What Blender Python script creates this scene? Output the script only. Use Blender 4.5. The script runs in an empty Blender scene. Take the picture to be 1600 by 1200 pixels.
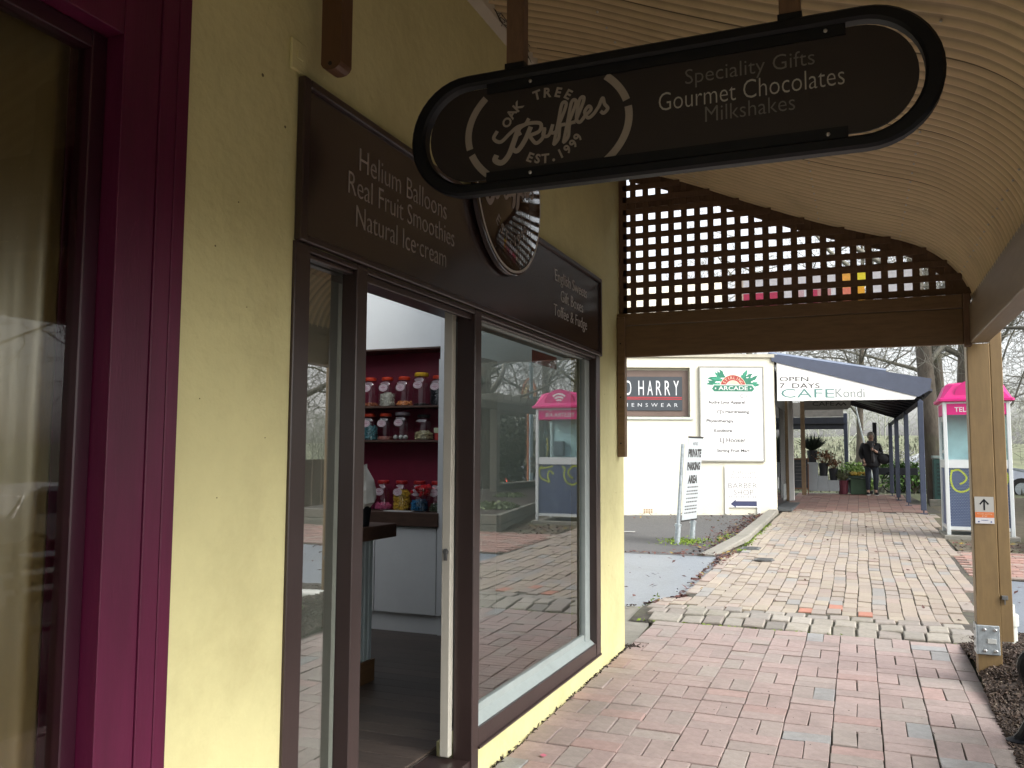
import bpy, bmesh, math, random
from math import sin, cos, pi, radians, sqrt, atan2, hypot
from mathutils import Vector, Matrix, Quaternion
random.seed(7)
SC = bpy.context.scene
COL = SC.collection

# ------------------------------------------------------------------ camera, sky, sun, exposure
YAW, PITCH, ROLL, FPX = 0.384999412, 0.0826341586, 0.00495753890, 1333.6
CAM = Vector((1.65, 0.0, 1.473))
cf = Vector((-sin(YAW)*cos(PITCH), cos(YAW)*cos(PITCH), sin(PITCH)))
cr_ = Vector((cos(YAW), sin(YAW), 0)); cu_ = cr_.cross(cf)
cx_ = cos(ROLL)*cr_ + sin(ROLL)*cu_; cy_ = -sin(ROLL)*cr_ + cos(ROLL)*cu_
cd = bpy.data.cameras.new('camera'); co = bpy.data.objects.new('camera', cd); COL.objects.link(co)
mw = Matrix.Identity(4)
for i in range(3):
    mw[i][0] = cx_[i]; mw[i][1] = cy_[i]; mw[i][2] = -cf[i]; mw[i][3] = CAM[i]
co.matrix_world = mw
cd.sensor_width = 36; cd.lens = 36*FPX/1600; cd.clip_start = 0.05; cd.clip_end = 1500
SC.camera = co

SUN_EL, SUN_AZ = radians(36), radians(104)      # azimuth measured from +y towards +x
wd = bpy.data.worlds.new('World'); SC.world = wd; wd.use_nodes = True
nt = wd.node_tree; nt.nodes.clear()
sky = nt.nodes.new('ShaderNodeTexSky'); sky.sky_type = 'NISHITA'; sky.sun_disc = False
sky.sun_elevation = SUN_EL; sky.sun_rotation = SUN_AZ; sky.air_density = 1.0; sky.dust_density = 4.0; sky.ozone_density = 1.0
hs = nt.nodes.new('ShaderNodeHueSaturation'); hs.inputs['Saturation'].default_value = 0.22; hs.inputs['Value'].default_value = 1.0
bg = nt.nodes.new('ShaderNodeBackground'); bg.inputs['Strength'].default_value = 0.15
ow = nt.nodes.new('ShaderNodeOutputWorld')
nt.links.new(sky.outputs[0], hs.inputs['Color']); nt.links.new(hs.outputs[0], bg.inputs['Color']); nt.links.new(bg.outputs[0], ow.inputs['Surface'])
sl = bpy.data.lights.new('sun', 'SUN'); sl.energy = 0.78; sl.angle = radians(45); sl.color = (1, 0.96, 0.9)
so = bpy.data.objects.new('sun', sl); COL.objects.link(so)
sdir = Vector((sin(SUN_AZ)*cos(SUN_EL), cos(SUN_AZ)*cos(SUN_EL), sin(SUN_EL)))
so.rotation_euler = sdir.to_track_quat('Z', 'Y').to_euler(); so.location = (6, 6, 20)
vs = SC.view_settings
vs.view_transform = 'Standard'; vs.look = 'None'; vs.gamma = 1; vs.exposure = 1.62
try: vs.use_curve_mapping = False
except Exception: pass
SC.render.engine = 'CYCLES'
SC.cycles.use_denoising = True
SC.cycles.max_bounces = 8; SC.cycles.diffuse_bounces = 4; SC.cycles.glossy_bounces = 4; SC.cycles.transparent_max_bounces = 16
SC.cycles.transmission_bounces = 6
SC.cycles.sample_clamp_indirect = 8.0
SC.cycles.caustics_reflective = False; SC.cycles.caustics_refractive = False

# ------------------------------------------------------------------ materials
def N(nt, t, **k):
    n = nt.nodes.new(t)
    for a, b in k.items(): setattr(n, a, b)
    return n
MATS = {}
KA = 0.75     # all paints and stones are this much darker than first estimated; the exposure makes up for it
def mat(name, col, rough=0.6, var=0.12, scale=8.0, bump=0.0, bscale=60.0, metal=0.0, spec=0.5, stain=None, coat=0.0, grain=None, rnd=None, rvar=0.0):
    """colour with fine noise variation; stain=(colour, scale, amount); grain=axis stretched noise; rnd='obj'|'attr' with colour list"""
    if name in MATS: return MATS[name]
    if metal < .5: col = tuple(c*KA for c in col)
    if stain: stain = (tuple(c*KA for c in stain[0]), stain[1], stain[2])
    if rnd: rnd = (rnd[0], [(w, tuple(c*KA for c in cc)) for w, cc in rnd[1]])
    m = bpy.data.materials.new(name); m.use_nodes = True; t = m.node_tree; L = t.links.new
    b = t.nodes['Principled BSDF']
    b.inputs['Roughness'].default_value = rough; b.inputs['Metallic'].default_value = metal
    b.inputs['Specular IOR Level'].default_value = spec
    if coat: b.inputs['Coat Weight'].default_value = coat; b.inputs['Coat Roughness'].default_value = 0.08
    tc = N(t, 'ShaderNodeTexCoord'); mp = N(t, 'ShaderNodeMapping'); L(tc.outputs['Object'], mp.inputs[0])
    if grain:
        mp.inputs['Scale'].default_value = grain
    no = N(t, 'ShaderNodeTexNoise'); no.inputs['Scale'].default_value = scale; no.inputs['Detail'].default_value = 6; no.inputs['Roughness'].default_value = 0.65
    L(mp.outputs[0], no.inputs['Vector'])
    mr = N(t, 'ShaderNodeMapRange'); mr.inputs['From Min'].default_value = 0.3; mr.inputs['From Max'].default_value = 0.7
    mr.inputs['To Min'].default_value = 1-var; mr.inputs['To Max'].default_value = 1+var
    L(no.outputs['Fac'], mr.inputs[0])
    if rnd:
        rp = N(t, 'ShaderNodeValToRGB'); rp.color_ramp.interpolation = 'CONSTANT'
        cols = rnd[1]; els = rp.color_ramp.elements
        while len(els) < len(cols): els.new(0.5)
        acc = 0; tot = sum(c[0] for c in cols)
        for i, c in enumerate(cols):
            els[i].position = acc/tot; els[i].color = (*c[1], 1); acc += c[0]
        if rnd[0] == 'obj':
            oi = N(t, 'ShaderNodeObjectInfo'); src = oi.outputs['Random']
        else:
            at = N(t, 'ShaderNodeAttribute'); at.attribute_name = 'rnd'; src = at.outputs['Fac']
        L(src, rp.inputs[0]); base = rp.outputs[0]
        # second random value for brightness
        mm = N(t, 'ShaderNodeMath', operation='MULTIPLY'); mm.inputs[1].default_value = 37.31; L(src, mm.inputs[0])
        fr = N(t, 'ShaderNodeMath', operation='FRACT'); L(mm.outputs[0], fr.inputs[0])
        m2 = N(t, 'ShaderNodeMapRange'); m2.inputs['To Min'].default_value = 1-rvar; m2.inputs['To Max'].default_value = 1+rvar; L(fr.outputs[0], m2.inputs[0])
        m3 = N(t, 'ShaderNodeMath', operation='MULTIPLY'); L(m2.outputs[0], m3.inputs[0]); L(mr.outputs[0], m3.inputs[1]); fac = m3.outputs[0]
    else:
        rg = N(t, 'ShaderNodeRGB'); rg.outputs[0].default_value = (*col, 1); base = rg.outputs[0]; fac = mr.outputs[0]
    sc = N(t, 'ShaderNodeVectorMath', operation='SCALE'); L(base, sc.inputs[0]); L(fac, sc.inputs['Scale']); out = sc.outputs[0]
    if stain:
        n2 = N(t, 'ShaderNodeTexNoise'); n2.inputs['Scale'].default_value = stain[1]; n2.inputs['Detail'].default_value = 8; n2.inputs['Roughness'].default_value = 0.7
        geo = N(t, 'ShaderNodeNewGeometry'); L(geo.outputs['Position'], n2.inputs['Vector'])
        r2 = N(t, 'ShaderNodeMapRange'); r2.inputs['From Min'].default_value = 0.5; r2.inputs['From Max'].default_value = 0.72; r2.inputs['To Max'].default_value = stain[2]
        L(n2.outputs['Fac'], r2.inputs[0])
        mx = N(t, 'ShaderNodeMix', data_type='RGBA'); L(r2.outputs[0], mx.inputs[0]); L(out, mx.inputs[6]); mx.inputs[7].default_value = (*stain[0], 1); out = mx.outputs[2]
    L(out, b.inputs['Base Color'])
    if bump:
        n3 = N(t, 'ShaderNodeTexNoise'); n3.inputs['Scale'].default_value = bscale; n3.inputs['Detail'].default_value = 7; L(mp.outputs[0], n3.inputs['Vector'])
        bp = N(t, 'ShaderNodeBump'); bp.inputs['Strength'].default_value = bump; bp.inputs['Distance'].default_value = 0.01
        L(n3.outputs['Fac'], bp.inputs['Height']); L(bp.outputs[0], b.inputs['Normal'])
    MATS[name] = m; return m
def glass(name, ior=1.5, tint=(1, 1, 1), rough=0.0, minr=0.0):
    if name in MATS: return MATS[name]
    m = bpy.data.materials.new(name); m.use_nodes = True; t = m.node_tree; t.nodes.clear(); L = t.links.new
    o = N(t, 'ShaderNodeOutputMaterial'); mx = N(t, 'ShaderNodeMixShader'); tr = N(t, 'ShaderNodeBsdfTransparent'); gl = N(t, 'ShaderNodeBsdfGlossy')
    tr.inputs[0].default_value = (*tint, 1); gl.inputs['Roughness'].default_value = rough
    fr = N(t, 'ShaderNodeFresnel'); fr.inputs[0].default_value = ior
    ge = N(t, 'ShaderNodeNewGeometry'); ma = N(t, 'ShaderNodeMath', operation='MAXIMUM'); ma.inputs[1].default_value = minr; L(fr.outputs[0], ma.inputs[0])
    fc = N(t, 'ShaderNodeMath', operation='SUBTRACT'); fc.inputs[0].default_value = 1.0; L(ge.outputs['Backfacing'], fc.inputs[1])
    mu = N(t, 'ShaderNodeMath', operation='MULTIPLY'); L(ma.outputs[0], mu.inputs[0]); L(fc.outputs[0], mu.inputs[1])
    L(mu.outputs[0], mx.inputs[0]); L(tr.outputs[0], mx.inputs[1]); L(gl.outputs[0], mx.inputs[2]); L(mx.outputs[0], o.inputs[0])
    MATS[name] = m; return m
def cloth_mat(name, col, trans=0.5):
    if name in MATS: return MATS[name]
    m = bpy.data.materials.new(name); m.use_nodes = True; t = m.node_tree; t.nodes.clear(); L = t.links.new
    o = N(t, 'ShaderNodeOutputMaterial'); mx = N(t, 'ShaderNodeMixShader'); d = N(t, 'ShaderNodeBsdfDiffuse'); tl = N(t, 'ShaderNodeBsdfTranslucent')
    no = N(t, 'ShaderNodeTexNoise'); no.inputs['Scale'].default_value = 9; mr = N(t, 'ShaderNodeMapRange'); mr.inputs['To Min'].default_value = .8; mr.inputs['To Max'].default_value = 1.15; L(no.outputs['Fac'], mr.inputs[0])
    sc = N(t, 'ShaderNodeVectorMath', operation='SCALE'); sc.inputs[0].default_value = col; L(mr.outputs[0], sc.inputs['Scale'])
    L(sc.outputs[0], d.inputs[0]); L(sc.outputs[0], tl.inputs[0]); mx.inputs[0].default_value = trans
    L(d.outputs[0], mx.inputs[1]); L(tl.outputs[0], mx.inputs[2]); L(mx.outputs[0], o.inputs[0]); MATS[name] = m; return m

# ------------------------------------------------------------------ mesh building
class MB:
    def __init__(s): s.v = []; s.f = []; s.mi = []; s.r = None
    def add(s, vs, fs, mi=0):
        n = len(s.v); s.v += [tuple(v) for v in vs]; s.f += [tuple(i+n for i in f) for f in fs]; s.mi += [mi]*len(fs); return s
    def box(s, x0, x1, y0, y1, z0, z1, M=None, mi=0):
        vs = [(x0,y0,z0),(x1,y0,z0),(x1,y1,z0),(x0,y1,z0),(x0,y0,z1),(x1,y0,z1),(x1,y1,z1),(x0,y1,z1)]
        if M: vs = [M @ Vector(v) for v in vs]
        return s.add(vs, [(0,3,2,1),(4,5,6,7),(0,1,5,4),(1,2,6,5),(2,3,7,6),(3,0,4,7)], mi)
    def cbox(s, x0, x1, y0, y1, z0, z1, c=0.004, M=None, mi=0):
        """box with all four upright edges and both rims chamfered"""
        def ring(i, z): return [(x0+c+i,y0+i,z),(x1-c-i,y0+i,z),(x1-i,y0+c+i,z),(x1-i,y1-c-i,z),(x1-c-i,y1-i,z),(x0+c+i,y1-i,z),(x0+i,y1-c-i,z),(x0+i,y0+c+i,z)]
        rs = [ring(c*.7, z0), ring(0, z0+c), ring(0, z1-c), ring(c*.7, z1)]
        vs = [p for r in rs for p in r]
        if M: vs = [M @ Vector(v) for v in vs]
        fs = [tuple(range(7, -1, -1)), tuple(range(24, 32))]
        for k in range(3):
            for i in range(8): fs.append((k*8+i, k*8+(i+1)%8, k*8+8+(i+1)%8, k*8+8+i))
        return s.add(vs, fs, mi)
    def quad(s, a, b, c, d, mi=0): return s.add([a,b,c,d], [(0,1,2,3)], mi)
    def tube(s, pts, rad, n=6, cap=True, mi=0):
        pts = [Vector(p) for p in pts]; rr = rad if isinstance(rad, (list, tuple)) else [rad]*len(pts)
        vs = []; fs = []; prev = None
        for i, p in enumerate(pts):
            if i == 0: d = pts[1]-p
            elif i == len(pts)-1: d = p-pts[i-1]
            else: d = pts[i+1]-pts[i-1]
            if d.length < 1e-9: d = Vector((0,0,1))
            d.normalize()
            if prev is None:
                a = d.cross(Vector((0,0,1)));
                if a.length < 0.05: a = d.cross(Vector((1,0,0)))
            else:
                a = prev - d*prev.dot(d)
                if a.length < 1e-6: a = d.cross(Vector((1,0,0)))
            a.normalize(); prev = a; b = d.cross(a)
            for k in range(n):
                t = 2*pi*k/n; vs.append(p + (a*cos(t)+b*sin(t))*rr[i])
        for i in range(len(pts)-1):
            for k in range(n): fs.append((i*n+k, i*n+(k+1)%n, (i+1)*n+(k+1)%n, (i+1)*n+k))
        if cap: fs.append(tuple(range(n-1,-1,-1))); fs.append(tuple((len(pts)-1)*n+k for k in range(n)))
        return s.add(vs, fs, mi)
    def lathe(s, prof, n=16, c=(0,0,0), M=None, mi=0, cap=True, sq=0.0):
        vs = []; fs = []
        for r, z in prof:
            for k in range(n):
                t = 2*pi*k/n; q = 1.0
                if sq: q = 1/( (abs(cos(t))**(2+sq*6) + abs(sin(t))**(2+sq*6))**(1/(2+sq*6)) )
                vs.append(Vector((c[0]+r*q*cos(t), c[1]+r*q*sin(t), c[2]+z)))
        if M: vs = [M @ v for v in vs]
        m = len(prof)
        for i in range(m-1):
            for k in range(n): fs.append((i*n+k, i*n+(k+1)%n, (i+1)*n+(k+1)%n, (i+1)*n+k))
        if cap: fs.append(tuple(range(n-1,-1,-1))); fs.append(tuple((m-1)*n+k for k in range(n)))
        return s.add(vs, fs, mi)
    def prism(s, poly, h, M=None, mi=0):
        """poly (x,y) ccw, from z=0 to h"""
        n = len(poly); vs = [Vector((x,y,0)) for x,y in poly]+[Vector((x,y,h)) for x,y in poly]
        if M: vs = [M @ v for v in vs]
        fs = [tuple(range(n-1,-1,-1)), tuple(range(n,2*n))]+[(i,(i+1)%n,n+(i+1)%n,n+i) for i in range(n)]
        return s.add(vs, fs, mi)
    def ico(s, c, r, sub=1, jit=0.0, sc=(1,1,1), mi=0):
        V, F = ICO[sub]; vs = [(c[0]+x*r*sc[0]*(1+random.uniform(-jit,jit)), c[1]+y*r*sc[1]*(1+random.uniform(-jit,jit)), c[2]+z*r*sc[2]*(1+random.uniform(-jit,jit))) for x,y,z in V]
        return s.add(vs, F, mi)
ICO = {}
for sub in (1, 2):
    bm = bmesh.new(); bmesh.ops.create_icosphere(bm, subdivisions=sub, radius=1)
    ICO[sub] = ([tuple(v.co) for v in bm.verts], [tuple(v.index for v in f.verts) for f in bm.faces]); bm.free()

ORG = {}
def tagp(o, label=None, cat=None, group=None, kind=None):
    if label: o['label'] = label
    if cat: o['category'] = cat
    if group: o['group'] = group
    if kind: o['kind'] = kind
    return o
def mesh_of(name, mb, mats, off=Vector((0,0,0)), smooth=False, rnd=None):
    me = bpy.data.meshes.new(name)
    me.from_pydata([(v[0]-off[0], v[1]-off[1], v[2]-off[2]) for v in mb.v], [], mb.f)
    for m in (mats if isinstance(mats, (list, tuple)) else [mats]): me.materials.append(m)
    if any(mb.mi): me.polygons.foreach_set('material_index', mb.mi)
    if smooth:
        me.polygons.foreach_set('use_smooth', [True]*len(me.polygons))
        if smooth != 'all':
            me.set_sharp_from_angle(angle=radians(35))
    if rnd is not None:
        a = me.attributes.new('rnd', 'FLOAT', 'FACE'); a.data.foreach_set('value', rnd)
    me.update(); return me
def thing(name, base, label, cat, group=None):
    o = bpy.data.objects.new(name, None); COL.objects.link(o); o.location = base; o.empty_display_size = 0.1
    ORG[o.name] = Vector(base); return tagp(o, label, cat, group)
def part(name, mb, m, parent, smooth=False, label=None, kind=None, rnd=None):
    off = ORG[parent.name]
    o = bpy.data.objects.new(name, mesh_of(name, mb, m, off, smooth, rnd)); COL.objects.link(o); o.parent = parent
    ORG[o.name] = off; return tagp(o, label, kind=kind)
def solo(name, mb, m, label=None, cat=None, group=None, kind=None, smooth=False, base=(0,0,0), rnd=None):
    base = Vector(base)
    o = bpy.data.objects.new(name, mesh_of(name, mb, m, base, smooth, rnd)); COL.objects.link(o); o.location = base
    ORG[o.name] = base; return tagp(o, label, cat, group, kind)
def dup(root, loc, rz=None, label=None, scale=None):
    r = root.copy(); COL.objects.link(r); r.location = loc
    if rz is not None: r.rotation_euler = (0, 0, rz)
    if scale: r.scale = scale
    if label: r['label'] = label
    for ch in list(root.children):
        c = ch.copy(); COL.objects.link(c); c.parent = r
        for g in list(ch.children):
            d = g.copy(); COL.objects.link(d); d.parent = c
    return r
def frame(o, ux, uz):
    """matrix with local x=ux, local y=uz (up in the plate), local z = normal"""
    ux = Vector(ux).normalized(); uz = Vector(uz).normalized(); n = ux.cross(uz)
    m = Matrix.Identity(4)
    for i in range(3): m[i][0] = ux[i]; m[i][1] = uz[i]; m[i][2] = n[i]; m[i][3] = o[i]
    return m
def text_mesh(s, thin=0.0, space=1.0, res=3):
    cu = bpy.data.curves.new('lettering', 'FONT'); cu.body = s; cu.resolution_u = res; cu.offset = -thin; cu.space_character = space; cu.fill_mode = 'BOTH'; cu.extrude = 0.004
    ob = bpy.data.objects.new('tmp', cu); COL.objects.link(ob)
    dg = bpy.context.evaluated_depsgraph_get(); dg.update()
    me = bpy.data.meshes.new_from_object(ob.evaluated_get(dg)); COL.objects.unlink(ob); bpy.data.objects.remove(ob); bpy.data.curves.remove(cu)
    mb = MB(); mb.v = [tuple(v.co) for v in me.vertices]; mb.f = [tuple(p.vertices) for p in me.polygons]; mb.mi = [0]*len(mb.f)
    bpy.data.meshes.remove(me); return mb
def text(mb, s, M, w=None, h=None, cx=None, x0=0.0, y=0.0, thin=0.0, space=1.0, depth=0.002, shear=0.0, lift=0.0):
    """add the string on plate M; w = total width, h = height of the ink box, baseline of the ink box at y"""
    t = text_mesh(s, thin, space)
    if not t.v: return
    xs = [v[0] for v in t.v]; ys = [v[1] for v in t.v]; a, b, c, d = min(xs), max(xs), min(ys), max(ys)
    sx = w/(b-a) if w else None; sy = h/(d-c) if h else None
    if sx is None: sx = sy
    if sy is None: sy = sx
    ww = (b-a)*sx; ox = cx-ww/2 if cx is not None else x0
    mb.add([M @ Vector((ox+(v[0]-a)*sx+shear*(v[1]-c)*sy, y+(v[1]-c)*sy, lift+(depth if v[2] > 0 else 0))) for v in t.v], t.f)
def stroke(mb, pts, wd, M, depth=0.002, lift=0.0, n=None):
    """flat ribbon of varying width along 2D points, as thin solid"""
    k = len(pts); ws = wd if isinstance(wd, (list, tuple)) else [wd]*k
    lft = []; rgt = []
    for i, p in enumerate(pts):
        a = pts[max(0, i-1)]; b = pts[min(k-1, i+1)]; d = Vector((b[0]-a[0], b[1]-a[1]));
        if d.length < 1e-9: d = Vector((1, 0))
        d.normalize(); nn = Vector((-d.y, d.x))*ws[i]/2
        lft.append((p[0]+nn.x, p[1]+nn.y)); rgt.append((p[0]-nn.x, p[1]-nn.y))
    vs = []
    for z in (lift, lift+depth):
        vs += [M @ Vector((x, y, z+8e-6*i_)) for i_, (x, y) in enumerate(rgt)]+[M @ Vector((x, y, z+8e-6*i_)) for i_, (x, y) in enumerate(lft)]
    fs = []
    for i in range(k-1):
        fs.append((2*k+i, 2*k+i+1, 3*k+i+1, 3*k+i)); fs.append((i, k+i, k+i+1, i+1))
        fs.append((i, i+1, 2*k+i+1, 2*k+i)); fs.append((k+i, 3*k+i, 3*k+i+1, k+i+1))
    fs.append((0, 2*k, 3*k, k)); fs.append((k-1, 2*k-1, 4*k-1, 3*k-1))
    mb.add(vs, fs)
def cat(pts, n=5):
    """catmull-rom through 2D/3D points"""
    P = [Vector(p) for p in pts]; P = [2*P[0]-P[1]]+P+[2*P[-1]-P[-2]]; out = []
    for i in range(1, len(P)-2):
        for j in range(n):
            t = j/n; a, b, c, d = P[i-1:i+3]
            out.append(0.5*((2*b)+(c-a)*t+(2*a-5*b+4*c-d)*t*t+(3*b-a-3*c+d)*t**3))
    out.append(P[-2]); return out
def ang(a, b, n, r, cx=0, cy=0, ry=None):
    ry = r if ry is None else ry
    return [(cx+r*cos(a+(b-a)*i/n), cy+ry*sin(a+(b-a)*i/n)) for i in range(n+1)]
def G0(y): return 0.0185*(min(y, 26)-3.83)
def G(y): return G0(y)+0.035*math.exp(-((y-7.75)/0.42)**2)
RX = radians(1.06)
# ------------------------------------------------------------------ colours
YEL = mat('yellow_render', (0.76, 0.715, 0.37), 0.8, 0.06, 3, bump=0.55, bscale=22, stain=((0.42, 0.36, 0.17), 1.6, 0.35))
CREAM = mat('cream_paint', (0.86, 0.83, 0.66), 0.6, 0.05, 2, bump=0.1)
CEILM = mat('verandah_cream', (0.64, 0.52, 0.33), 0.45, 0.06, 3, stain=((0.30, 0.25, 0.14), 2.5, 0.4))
BROWNSHOP = mat('brown_enamel', (0.045, 0.028, 0.026), 0.3, 0.1, 4, bump=0.03)
BOARD = mat('brown_signboard', (0.036, 0.022, 0.020), 0.24, 0.15, 2.5, spec=.9)
LATB = mat('lattice_brown', (0.17, 0.098, 0.060), 0.7, 0.2, 10, grain=(6, 6, 1.2))
BEAMB = mat('beam_brown', (0.19, 0.115, 0.056), 0.6, 0.2, 6, grain=(1, 8, 8), bump=0.1)
POSTB = mat('ochre_post_paint', (0.25, 0.165, 0.07), 0.5, 0.12, 7, grain=(8, 8, 1), bump=0.1, stain=((0.16, 0.1, 0.05), 5, 0.3))
WHITEP = mat('white_paint', (0.8, 0.8, 0.78), 0.4, 0.04, 3)
MAG = mat('magenta_paint', (0.105, 0.008, 0.040), 0.42, 0.25, 2, spec=.35, grain=(3, 3, .4), bump=.08)
BLACKM = mat('black_powder_coat', (0.005, 0.006, 0.009), 0.5, 0.2, 20, spec=.25)
TXT = mat('pale_vinyl', (0.36, 0.32, 0.29), 0.5, 0.05)
TXTW = mat('silver_vinyl', (0.62, 0.60, 0.57), 0.45, 0.05)
TXTD = mat('worn_vinyl', (0.17, 0.16, 0.155), 0.5, 0.1)
GALV = mat('galvanised_steel', (0.42, 0.47, 0.50), 0.38, 0.25, 25, metal=0.6)
STEEL = mat('steel_bolt', (0.5, 0.5, 0.5), 0.35, 0.1, metal=1.0)
SLATE = mat('slate_blue_paint', (0.062, 0.078, 0.125), 0.45, 0.12, 5)
WGLASS = glass('window_glass', 5.4, (0.9, 0.95, 0.93))
JGLASS = glass('jar_glass', 1.5, (0.95, 0.97, 0.96), 0.03, 0.11)
BRICKC_A = [(34, (0.435, 0.33, 0.305)), (26, (0.42, 0.33, 0.305)), (20, (0.405, 0.335, 0.305)), (8, (0.46, 0.32, 0.29)), (4, (0.36, 0.36, 0.355)), (6, (0.42, 0.36, 0.325))]
BRICKC_B = [(30, (0.435, 0.365, 0.29)), (24, (0.425, 0.35, 0.285)), (20, (0.41, 0.35, 0.30)), (14, (0.445, 0.38, 0.295)), (5, (0.34, 0.33, 0.31)), (6, (0.42, 0.33, 0.28))]
BRA = mat('pink_brick', (1,1,1), 0.6, 0.16, 22, bump=0.35, bscale=90, stain=((0.20, 0.165, 0.14), 1.6, 0.6), rnd=('obj', BRICKC_A), rvar=0.08)
BRAa = mat('pink_brick_joined', (1,1,1), 0.6, 0.16, 22, bump=0.35, bscale=90, stain=((0.22, 0.18, 0.155), 1.1, 0.45), rnd=('attr', BRICKC_A), rvar=0.12)
BRB = mat('buff_brick', (1,1,1), 0.5, 0.14, 20, bump=0.35, bscale=90, stain=((0.30, 0.27, 0.25), 0.9, 0.55), rnd=('obj', BRICKC_B), rvar=0.1)
BRBa = mat('buff_brick_joined', (1,1,1), 0.5, 0.14, 20, bump=0.35, bscale=90, stain=((0.30, 0.27, 0.25), 0.9, 0.55), rnd=('attr', BRICKC_B), rvar=0.1)
BRO = mat('orange_brick', (0.52, 0.23, 0.16), 0.6, 0.12, 22, bump=0.3, bscale=90)
SETT = mat('mossy_sett', (1,1,1), 0.65, 0.18, 18, bump=0.5, bscale=60, stain=((0.22, 0.22, 0.12), 2.2, 0.35), rnd=('obj', [(3, (0.36, 0.33, 0.28)), (3, (0.34, 0.30, 0.265)), (2, (0.31, 0.285, 0.255)), (2, (0.38, 0.35, 0.305))]), rvar=0.15)
JOINT = mat('joint_dirt', (0.085, 0.075, 0.06), 0.9, 0.4, 12, bump=0.5, stain=((0.10, 0.14, 0.03), 1.5, 0.5))
ASPH = mat('asphalt', (0.11, 0.11, 0.112), 0.75, 0.3, 30, bump=0.6, bscale=150, stain=((0.16, 0.16, 0.155), 0.7, 0.5))
ASPHL = mat('wet_pale_asphalt', (0.25, 0.285, 0.33), 0.35, 0.14, 25, bump=0.4, bscale=140, stain=((0.17, 0.185, 0.20), 1.3, 0.55))
CONC = mat('concrete', (0.30, 0.285, 0.245), 0.8, 0.15, 9, bump=0.4, bscale=70, stain=((0.19, 0.19, 0.13), 2.0, 0.55))
MOSS = mat('moss', (0.20, 0.30, 0.035), 0.9, 0.3, 40, bump=0.8)
MULCHM = mat('mulch_soil', (0.055, 0.040, 0.031), 0.9, 0.4, 30, bump=1.0, bscale=60)
CHIP = mat('bark_chip', (1,1,1), 0.8, 0.2, 30, rnd=('attr', [(5, (0.075, 0.048, 0.034)), (4, (0.05, 0.034, 0.026)), (2, (0.11, 0.078, 0.056)), (.5, (0.20, 0.16, 0.12))]), rvar=0.3)
LEAFD = mat('dead_leaf', (1,1,1), 0.7, 0.2, 30, rnd=('attr', [(5, (0.13, 0.05, 0.04)), (4, (0.09, 0.04, 0.035)), (1, (0.35, 0.25, 0.05))]), rvar=0.3)
BARK = mat('bark', (0.16, 0.135, 0.105), 0.9, 0.35, 12, grain=(1, 1, 0.3), bump=1.0, bscale=25, stain=((0.15, 0.17, 0.08), 1.5, 0.6))
TWIG = mat('bare_twig', (0.21, 0.20, 0.165), 0.9, 0.3, 3, stain=((0.20, 0.22, 0.13), 0.7, 0.6))
GREENL = mat('green_leaf', (0.10, 0.22, 0.035), 0.55, 0.45, 9)
GRASSM = mat('grass', (0.10, 0.17, 0.03), 0.9, 0.4, 3, bump=0.5)
TIMB = mat('weathered_timber', (0.21, 0.20, 0.165), 0.85, 0.25, 8, grain=(1, 1, 5), bump=0.4, stain=((0.10, 0.14, 0.11), 2, 0.5))

# ------------------------------------------------------------------ ground
def sheet(x0, x1, y0, y1, dz, nx=2, ny=20, fn=None):
    mb = MB(); vs = []
    for j in range(ny+1):
        y = y0+(y1-y0)*j/ny
        for i in range(nx+1):
            x = x0+(x1-x0)*i/nx; vs.append((x, y, (fn(x, y) if fn else G0(y))+dz))
    fs = [(j*(nx+1)+i, j*(nx+1)+i+1, (j+1)*(nx+1)+i+1, (j+1)*(nx+1)+i) for j in range(ny) for i in range(nx)]
    return mb.add(vs, fs)
def hill(x, y):
    d = max(0, y-48)
    return G0(y) - .95*min(1, max(0, (x-9)/3))*(1 if y < 200 else 0) + 4.2*(1-math.exp(-(d/55)**1.5)) + 0.5*sin(x*0.07+1)*min(1, d/20)
mb = MB(); ys = [-60, -20, -6, 0, 3, 6, 7, 7.5, 8, 9, 12, 16, 20, 26, 34, 48, 56, 64, 74, 86, 100, 130, 180, 300, 700]; xs = [-500, -200, -100, -60, -40, -25, -12, -4, 0, 4, 9, 12, 18, 25, 40, 60, 100, 200, 500]
vs_ = [(x, y, hill(x, y)-0.045-0.3*(1 if (-9 < x < -0.05 and -9 < y < 6.2) else 0)) for y in ys for x in xs]; nx = len(xs)
mb.add(vs_, [(j*nx+i, j*nx+i+1, (j+1)*nx+i+1, (j+1)*nx+i) for j in range(len(ys)-1) for i in range(nx-1)])
solo('ground', mb, mat('ground_grass', (0.17, 0.19, 0.10), 0.95, 0.35, 0.35, stain=((0.20, 0.18, 0.13), 0.12, 0.8)), kind='structure')
# asphalt car park left of the path, wet paler patch in front, road on the right
solo('car_park', sheet(-16, -0.05, 6.5, 19.2, -0.030, 6, 24), ASPH, kind='structure')
def poly_sheet(name, poly, dz, m, **k):
    mb = MB(); mb.add([(x, y, G0(y)+dz) for x, y in poly], [tuple(range(len(poly)))]); return solo(name, mb, m, kind='structure', **k)
poly_sheet('asphalt_patch', [(-3.2, 7.9), (-0.25, 8.0), (0.0, 8.6), (-0.06, 11.75), (-0.45, 11.7), (-3.3, 11.6)], -0.020, ASPHL)
poly_sheet('gutter_apron', [(-0.6, 6.36), (0.02, 6.36), (-0.02, 7.2), (-0.22, 8.03), (-0.6, 7.85)], -0.012, CONC)
poly_sheet('gutter_slab', [(-2.6, 6.9), (-0.62, 7.86), (-0.30, 8.02), (-1.2, 8.25), (-3.2, 7.8)], -0.014, mat('grey_slab', (0.33, 0.36, 0.37), 0.6, 0.12, 9, bump=0.3, stain=((0.2,0.21,0.17),1.5,0.5)))
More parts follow.
